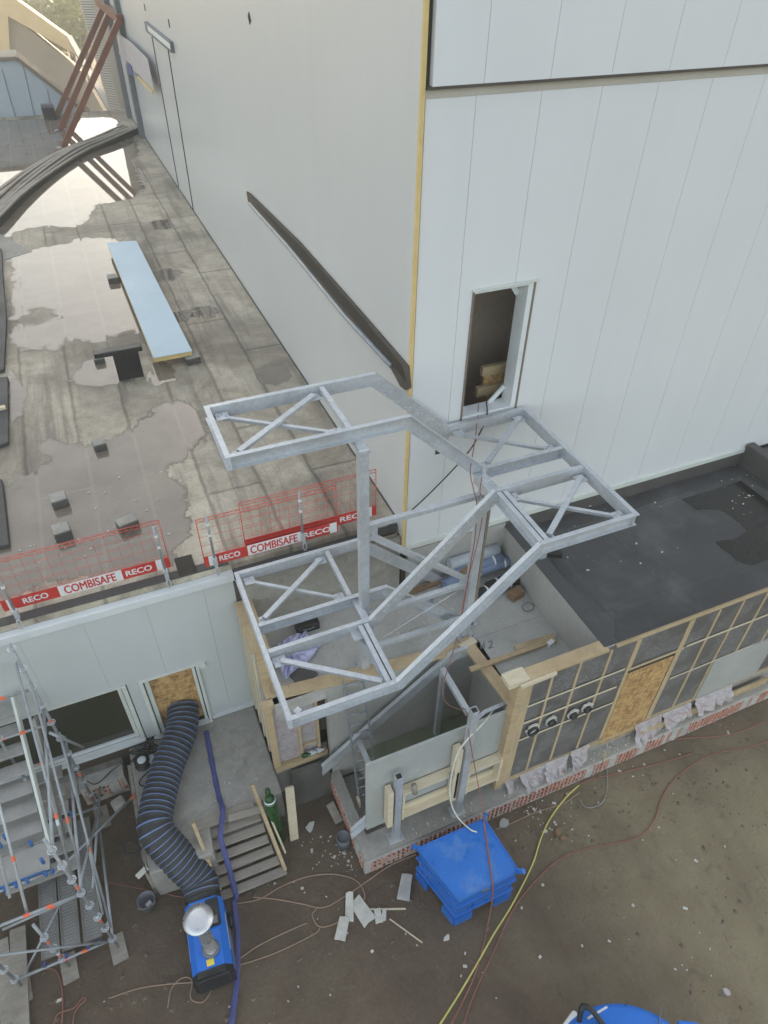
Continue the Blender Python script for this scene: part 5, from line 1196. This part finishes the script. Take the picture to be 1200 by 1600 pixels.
# spray paint mark
mk_ = G()
for a, b in (((750, 1003), (752, 1014)), ((756, 1002), (757, 1013)), ((763, 1003), (768, 1001)), ((768, 1001), (769, 1006)), ((769, 1006), (763, 1013)), ((763, 1013), (771, 1011)), ((752, 1009), (757, 1008))): mk_.bar(PZ(*a, ZF+.004), PZ(*b, ZF+.004), .02, .003)
tag(mk_.obj('spray_mark', 'steelcol'), 'dark sprayed figure on the bare concrete floor', 'mark')
# support stub of the landing on the black roof
sj = T('landing_prop', 'short prop with small clamp standing on the roof edge under the middle landing corner', 'prop', PZ(848, 872, 4.4).to_tuple())
p = PZ(846, 868, 4.40); G().box(p.x-.07, p.x+.07, p.y-.07, p.y+.07, 4.30, 4.55).obj('stub', 'galv', sj); G().obox(p+V((.2, -.05, .02)), .4, .12, .1, -.5).obj('clamp', 'black', sj); G().obox(p+V((.1, .06, .06)), .14, .1, .1, .2).obj('wood_packer', 'wood', sj)

# ---- scaffold stair tower
sc_ = T('scaffold_stair', 'galvanised modular scaffold stair tower with perforated decks and blue couplers at the left edge', 'scaffold', (-3.2, 7, 0))
RT = .026
def st_tube(a, b, name, r=RT, marks=(), mat='galv2'):
    a, b = V(a), V(b); o = G().tube([a, b], r, 10).obj(name, mat, sc_)
    for t, m in marks:
        p = a.lerp(b, t); d = (b-a).normalized(); G().lathe(p, ((r*1.06, -.045), (r*1.08, -.04), (r*1.08, .04), (r*1.06, .045)), 12, d).obj('colour_mark', m, o)
    return o
def rosette(p, par):
    p = V(p); g = G(); n = 8
    g.lathe(p, ((RT*1.2, -.02), (RT*1.2, .02)), 10); 
    pr_ = None
    for k in range(n):
        a0 = 2*math.pi*k/n; g.bar(p+V((math.cos(a0)*RT, math.sin(a0)*RT, 0)), p+V((math.cos(a0)*.060, math.sin(a0)*.060, 0)), .012, .009)
        a1 = 2*math.pi*(k+1)/n; g.bar(p+V((math.cos(a0)*.062, math.sin(a0)*.062, 0)), p+V((math.cos(a1)*.062, math.sin(a1)*.062, 0)), .012, .0095)
    return g.obj('rosette', 'galv', par)
SXR, SXL, SYF, SYB = -2.50, -4.07, 5.70, 8.25
for (x, y, z1) in ((SXR, SYF, 4.3), (SXR, SYB, 5.6), (SXL, SYF, 4.3), (SXL, SYB, 5.6), (-3.32, SYB, 6.2), (-3.32, 5.72, 2.0)):
    s_ = st_tube((x, y, .05), (x, y, z1), 'standard', RT, ((.30, 'orange'), (.62, 'orange'), (.34, 'palebl')))
    G().box(x-.09, x+.09, y-.09, y+.09, 0.0, .012).obj('base_plate', 'galv2', s_)
    z = .45
    while z < z1-.1: rosette((x, y, z), s_); z += .5
    G().obox((x, y-.02, .02), .26, .46, .06, .1).obj('sole_board', 'oldwood', sc_)
# ledgers front/back and along
for y in (SYF, SYB):
    for z in ((.42, 2.42) if y == SYF else (.42, 2.42, 3.42, 4.42)): st_tube((SXL+.05, y, z), (SXR-.05, y, z), 'ledger', RT, ((.5, 'orange'), (.72, 'orange')))
for z in (.42, 2.42, 4.42): st_tube((SXR, SYF+.05, z if z < 4 else 3.9), (SXR, SYB-.05, z if z < 4 else 3.9), 'ledger', RT)
# stair rails and diagonals in the right-hand plane
for (z0, z1, x, m) in ((2.2, 4.65, SXR+.03, ((.35, 'orange'),)), (2.75, 5.2, SXR-.03, ((.3, 'orange'), (.27, 'palebl'))), (.75, 3.2, SXR+.05, ((.4, 'orange'),)), (2.7, .5, SXR+.06, ())):
    st_tube((x, SYF+.06, z0), (x, SYB-.06, z1), 'guard_rail', .022, m)
for (z0, z1, x) in ((2.35, 4.75, -3.30), (3.0, 5.5, -3.34), (3.6, 6.2, -3.34)): st_tube((x, 5.76, z0), (x, SYB-.06, z1), 'guard_rail', .024, ((.25, 'orange'), (.8, 'orange')), 'galv')
st_tube((SXR, SYF, .35), (SXL, SYF, 1.6), 'diagonal', .022); st_tube((-3.2, 6.4, .9), (SXL, SYF, .2), 'diagonal', .022)
st_tube(PZ(85, 1365, 1.5), PZ(210, 1243, 1.0), 'loose_ledger', RT, ((.97, 'orange'),))
st_tube((SXR, 5.9, 1.02), (SXR-.02, 8.6, 2.5), 'diagonal', .022)
st_tube((SXL, 6.32, 1.0), (-2.62, 6.40, 1.0), 'ledger', RT, ((.55, 'orange'),)); st_tube((-2.62, 6.40, 1.0), (-2.3, 8.3, 1.0), 'ledger', RT)
p, q = PY(78, 1145, 8.1), PY(130, 1168, 8.3); st_tube(p, q, 'bracket_tube', RT)
# perforated decks low down
def deck(x0, x1, y0, y1, z):
    o = G().box(x0, x1, y0, y1, z-.06, z-.004).obj('deck', 'perf', sc_, .006)
    g = G(); ny = int((y1-y0-.2)/.055); nx = 5
    for j in range(ny):
        for i in range(nx):
            cx_ = x0+.05+(x1-x0-.10)*(i+.5*(1 if j % 2 else 0)+.25)/nx; cy_ = y0+.1+j*.055
            g.lathe((cx_, cy_, z-.0045), ((.0145, 0), (.0125, .006), (.008, .006)), 6)
    tag(g.obj('anti_slip_dimple', 'galv2', o), kind='stuff')
    g = G(); g.box(x0, x0+.02, y0, y1, z-.004, z+.012); g.box(x1-.02, x1, y0, y1, z-.004, z+.012); g.obj('deck_edge', 'perf', o)
for x0 in (-3.64, -3.31, -2.96): deck(x0, x0+.30, 5.82, 8.1, .46)
# stair flight: platform and treads climbing away
def tread(x0, x1, y, z, d=.25): G().box(x0, x1, y, y+d, z-.05, z).obj('tread', 'alu', sc_, .008); 
G().box(-4.1, -3.03, 6.50, 7.02, 1.94, 2.0).obj('stair_platform', 'alu', sc_, .008)
n = 7
for k in range(n): tread(-4.1, -3.06, 7.10+.25*k, 2.22+.215*k)
for k in range(5): tread(-4.3, -3.5, 5.95+.27*k-.9, .0+.2*k) if False else None
for x in (-3.02, -4.14): G().bar((x, 6.98, 1.96), (x, 8.9, 3.72), .045, .20).obj('stair_stringer', 'cream', sc_)
G().bar((-3.02, 7.5, 1.0), (-2.9, 8.9, 2.9), .05, .18).obj('stair_stringer', 'alu', sc_)
for k in range(6): tread(-4.1, -2.86, 7.02+.30*k, .74+.14*k, .26)
# blue couplers along the platform edge
st_tube((-4.1, 6.46, 1.98), (-2.98, 6.46, 1.98), 'platform_tube', RT)
for x in (-3.72, -3.55, -3.38, -3.1, -3.0): G().obox((x, 6.45, 2.0), .05, .08, .07, .2).obj('blue_coupler', 'bluec', sc_, .01)
G().bar((-3.8, 6.49, 2.03), (-3.1, 6.49, 2.03), .02, .03).obj('blue_edge', 'bluec', sc_)
for (px, py, z) in ((48, 1318, 2.5), (66, 1345, 2.3), (8, 1308, 2.6), (0, 1320, 2.6), (112, 1272, 1.8), (100, 1262, 1.9)): G().obox(PZ(px, py, z), .05, .07, .13, .3).obj('blue_coupler', 'bluec', sc_, .01)
for (x, z) in ((-3.6, .42), (-3.25, .42), (-2.9, .42), (-2.7, .42)): G().obox((x, 5.73, z+.03), .05, .08, .06).obj('deck_hook', 'hose', sc_)
for (a, b, l) in (((0, 1470), (16, 1600), 'long grey scaffold plank standing by the left edge, outer one'), ((28, 1450), (34, 1630), 'long brown scaffold plank lying under the scaffold at the left edge')):
    tag(G().bar(PZ(*a, .15), PZ(*b, .06), .26, .05).obj('plank', 'oldwood'), l, 'plank')

# ---- cables across the site
z0 = .02
def gp(*pts): return [PZ(x, y, z0) for x, y in pts]
cable('yellow_cable', 'cabley', [PY(946, 1178, 5.1)]+gp((934, 1203), (892, 1238), (862, 1275), (845, 1310), (832, 1350), (802, 1410), (770, 1462), (742, 1512), (712, 1562), (680, 1612)), .017, 'yellow cable curving from the battened wall across the mud to the bottom edge')
cable('red_cable', 'cabler', gp((1215, 1150), (1180, 1165), (1110, 1180), (1060, 1212), (1035, 1245), (1022, 1282), (1000, 1306), (960, 1318), (915, 1326), (875, 1342), (835, 1378), (800, 1424), (770, 1490), (742, 1550), (720, 1612)), .012, 'reddish cable in a long curve across the mud at the right')
cable('red_cable', 'cabler', gp((1195, 1128), (1140, 1148), (1080, 1153), (1040, 1158), (1000, 1172), (960, 1178)), .014, 'reddish cable close along the foot of the battened wall')
cable('red_cable', 'cabler', gp((1080, 1178), (1040, 1190), (985, 1204), (930, 1216), (905, 1226)), .014, 'short reddish cable on the mud beside the yellow cable')
cable('tan_rope', 'cablet', gp((905, 1238), (880, 1255), (835, 1270), (800, 1286), (775, 1296)), .012, 'thin tan rope lying between the yellow cable and the container lug')
cable('grey_wire', 'galv2', gp((948, 1195), (949, 1230), (940, 1255), (918, 1262), (905, 1250)), .010, 'thin grey wire loop by the foot of the yellow cable')
cable('red_cable', 'cabler', [PZ(755, 1272, 1.6), PZ(757, 1290, 1.24), PZ(763, 1335, 1.225), PZ(769, 1376, 1.225), PZ(770, 1390, 1.1), PZ(767, 1420, .30), PZ(762, 1445, .02)]+gp((752, 1490), (735, 1540), (700, 1610)), .015, 'reddish cable lying over the blue container lid')
cable('hanging_red_cable', 'cabler', [PY(748, 632, 9.0), PY(746, 655, 8.78), PY(742, 690, 8.3), PY(735, 735, 7.3), PY(740, 765, 7.15), PY(745, 790, 7.12), PY(742, 840, 7.12), PY(732, 900, 7.12), PY(724, 950, 7.1), PY(713, 1000, 6.9), PY(698, 1050, 6.6), PY(691, 1075, 6.4), PY(697, 1098, 6.2), PY(716, 1108, 6.0), PY(728, 1110, 5.72), PY(733, 1150, 5.25), PY(745, 1215, 5.15), PZ(755, 1272, 1.6)], .009, 'reddish cable hanging from the gable window down through the stair frame')
cable('hanging_red_cable', 'cabler', [PY(753, 745, 7.1), PY(750, 770, 7.1), PY(756, 785, 7.1), PY(748, 840, 7.1), PY(728, 920, 7.1), PY(718, 985, 7.0), PY(720, 990, 6.95)], .008, 'second reddish cable looped at the head of the right column')
cable('hanging_black_cable', 'cableblk', [PY(760, 628, 9.0), PY(761, 648, 8.78), PY(752, 672, 8.7), PY(733, 705, 8.7), PY(700, 742, 8.72), PY(660, 782, 8.75), PY(632, 806, 8.8), PY(600, 826, 8.9), PY(575, 845, 8.95)], .014, 'black cable sagging from the gable window to the roof corner')
cable('tan_rope', 'cablet', gp((395, 1402), (430, 1405), (470, 1412), (505, 1418), (540, 1400), (572, 1378), (610, 1352), (650, 1335)), .013, 'tan rope running from the steps to the blue container')
cable('tan_rope', 'cablet', gp((370, 1412), (405, 1405), (440, 1385), (480, 1370), (520, 1366), (555, 1375), (570, 1398), (560, 1415), (530, 1440), (500, 1448), (488, 1430), (495, 1420)), .012, 'tan rope looping past the litter heap')
cable('tan_rope', 'cablet', gp((360, 1512), (400, 1500), (440, 1485), (490, 1460), (500, 1450)), .011, 'tan rope from the heater front to the litter heap')
cable('tan_rope', 'cablet', gp((170, 1560), (215, 1545), (260, 1538), (300, 1535), (318, 1532), (345, 1520), (400, 1480), (450, 1455), (480, 1442)), .012, 'tan rope crossing the mud before the heater')
cable('tan_rope', 'cablet', gp((262, 1575), (268, 1545), (285, 1528), (300, 1532), (298, 1560), (318, 1565), (335, 1540), (345, 1528)), .011, 'tan rope curls before the heater grille')
cable('red_cable', 'cabler', gp((60, 1515), (85, 1515), (95, 1535), (98, 1570), (96, 1612)), .012, 'reddish cable below the scaffold deck at the lower left')
cable('red_cable', 'cabler', gp((82, 1612), (90, 1585), (115, 1575), (128, 1560), (134, 1562), (118, 1580), (112, 1612)), .012, 'reddish cable curls at the bottom left edge')
cable('red_cable', 'cabler', gp((165, 1378), (200, 1385), (240, 1392), (275, 1400), (290, 1402)), .010, 'thin reddish cable between the scaffold and the heater')
cable('cream_hose', 'cablew', [PY(772, 1108, 5.7), PY(755, 1130, 5.4), PY(728, 1158, 5.22), PY(712, 1185, 5.18), PY(703, 1230, 5.1), PY(706, 1258, 5.05), PY(716, 1278, 4.95), PZ(735, 1296, 1.25), PZ(745, 1300, 1.225)], .016, 'thin cream hose hanging before the grey board onto the container lid')

# ---- litter on the mud and on the roofs
g = G(); spots = [((880, 1255), 40, 26), ((846, 1300), 30, 16), ((1000, 1190), 70, 18), ((1110, 1130), 60, 22), ((700, 1290), 40, 10), ((545, 1410), 60, 30), ((490, 1310), 50, 26), ((520, 1345), 40, 20), ((430, 1385), 60, 16), ((1120, 1500), 60, 50), ((950, 1440), 140, 90), ((300, 1560), 200, 26), ((220, 1440), 100, 60), ((700, 1500), 220, 50), ((1040, 1330), 120, 60), ((930, 1180), 40, 16), ((545, 1340), 16, 26), ((840, 1262), 24, 14)]
for (c, sx, sy) in spots:
    for k in range(18 if sx < 60 else 9):
        p = PZ(c[0]+random.gauss(0, sx*.6), c[1]+random.gauss(0, sy*.6), .0)
        if p.y > 5.1 and p.x > 1.95 or p.y > 6.2: continue
        s_ = random.choice((.012, .018, .02, .025, .045)); g.obox(p+V((0, 0, .01)), s_*random.uniform(.6, 2.), s_, s_*.4, random.uniform(0, 3), random.gauss(0, .3))
tag(g.obj('pale_litter', 'foamw'), 'pale crumbs and chips scattered over the mud', 'litter', kind='stuff')
g = G()
for (c, sx, sy, n, z) in (((210, 770), 60, 30, 26, ZR+.006), ((150, 830), 90, 30, 22, ZR+.006), ((190, 250), 16, 12, 14, ZR+.006), ((90, 860), 60, 20, 14, ZR+.006), ((1010, 1225), 120, 30, 60, .605), ((880, 1272), 90, 24, 50, .605), ((700, 1300), 90, 14, 40, .605), ((1150, 770), 30, 30, 24, ZB+.0), ((900, 860), 90, 50, 12, ZB), ((1010, 830), 60, 60, 8, ZB), ((680, 945), 50, 22, 60, ZF+.0), ((650, 985), 30, 12, 26, ZF), ((690, 925), 30, 10, 50, ZF), ((470, 1060), 40, 16, 16, ZF), ((530, 1010), 40, 30, 14, ZF), ((575, 1050), 16, 8, 14, ZF), ((340, 1210), 40, 50, 16, ZS)):
    for k in range(n):
        p = PZ(c[0]+random.gauss(0, sx*.6), c[1]+random.gauss(0, sy*.6), z)
        if z == .605 and not 5.18 < p.y < 5.38: p.y = random.uniform(5.18, 5.38)
        if z == ZR+.006 and (p.x > 4.2 or p.y < 9.3): continue
        s_ = random.choice((.010, .015, .02, .03)); g.obox(p+V((0, 0, s_*.2)), s_*random.uniform(.7, 2.2), s_, s_*.4, random.uniform(0, 3))
tag(g.obj('roof_litter', 'foamw'), 'pale crumbs scattered on the roofs and the stairwell floor', 'litter', kind='stuff')
g = G()
for k in range(1500):
    x, y = random.uniform(-4.5, 11), random.uniform(.3, 6.2)
    if y > 5.0 and x > 1.9 or y > 6 and x > -1.8 or 2.8 < x < 4.6 and 3.6 < y < 5.1 or -1.4 < x < -.5 and y > 4.2: continue
    if random.random() > (1. if y > 3.6 else .45): continue
    s_ = random.choice((.012, .015, .02, .025, .03, .05)); v = [V((x, y, 0))+V((math.cos(a)*s_*random.uniform(.6, 1.3), math.sin(a)*s_*random.uniform(.6, 1.3), 0)) for a in [i*1.2566+random.random() for i in range(5)]]
    ap = V((x+random.gauss(0, s_*.2), y, s_*random.uniform(.4, .9)))
    for i in range(5): g.poly([v[i], v[(i+1) % 5], ap])
tag(g.obj('mud_clods', 'clod'), 'brown clods and pebbles lying over the mud', 'clods', kind='stuff')
# wet patches on the black roof
def wetp(pts, label=None):
    p = ragged([PZ(x, y, ZB-.021) for x, y in pts], .10, 4); g = G(); f = g.b.faces.new([g.b.verts.new(v) for v in p]); bmesh.ops.triangulate(g.b, faces=[f])
    for f in g.b.faces:
        f.normal_update()
        if f.normal.z < 0: f.normal_flip()
    tag(g.obj('roof_puddle', 'wet', norm=False), kind='structure')
wetp([(1062, 778), (1090, 762), (1130, 752), (1165, 745), (1215, 770), (1215, 880), (1190, 886), (1150, 876), (1120, 850), (1118, 846), (1160, 836), (1166, 830), (1140, 806), (1122, 796), (1090, 798)])

# ---- added air volume standing in for the veil of window glass
hz = G(); hz.box(-62, 62, -16, 107, -1, 26)
hzm = bpy.data.materials.new('glass_veil_air'); hzm.use_nodes = True; ht_ = hzm.node_tree; ht_.nodes.remove(ht_.nodes['Principled BSDF'])
pv = ht_.nodes.new('ShaderNodeVolumePrincipled'); pv.inputs['Density'].default_value = .004; pv.inputs['Color'].default_value = (.95, .92, .84, 1); pv.inputs['Anisotropy'].default_value = .3
ht_.links.new(pv.outputs[0], ht_.nodes['Material Output'].inputs['Volume']); MAT['glass_veil'] = hzm
tag(hz.obj('glass_veil', 'glass_veil'), 'thin pale volume added over the site in place of window glass veil', 'glass_veil', kind='stuff')
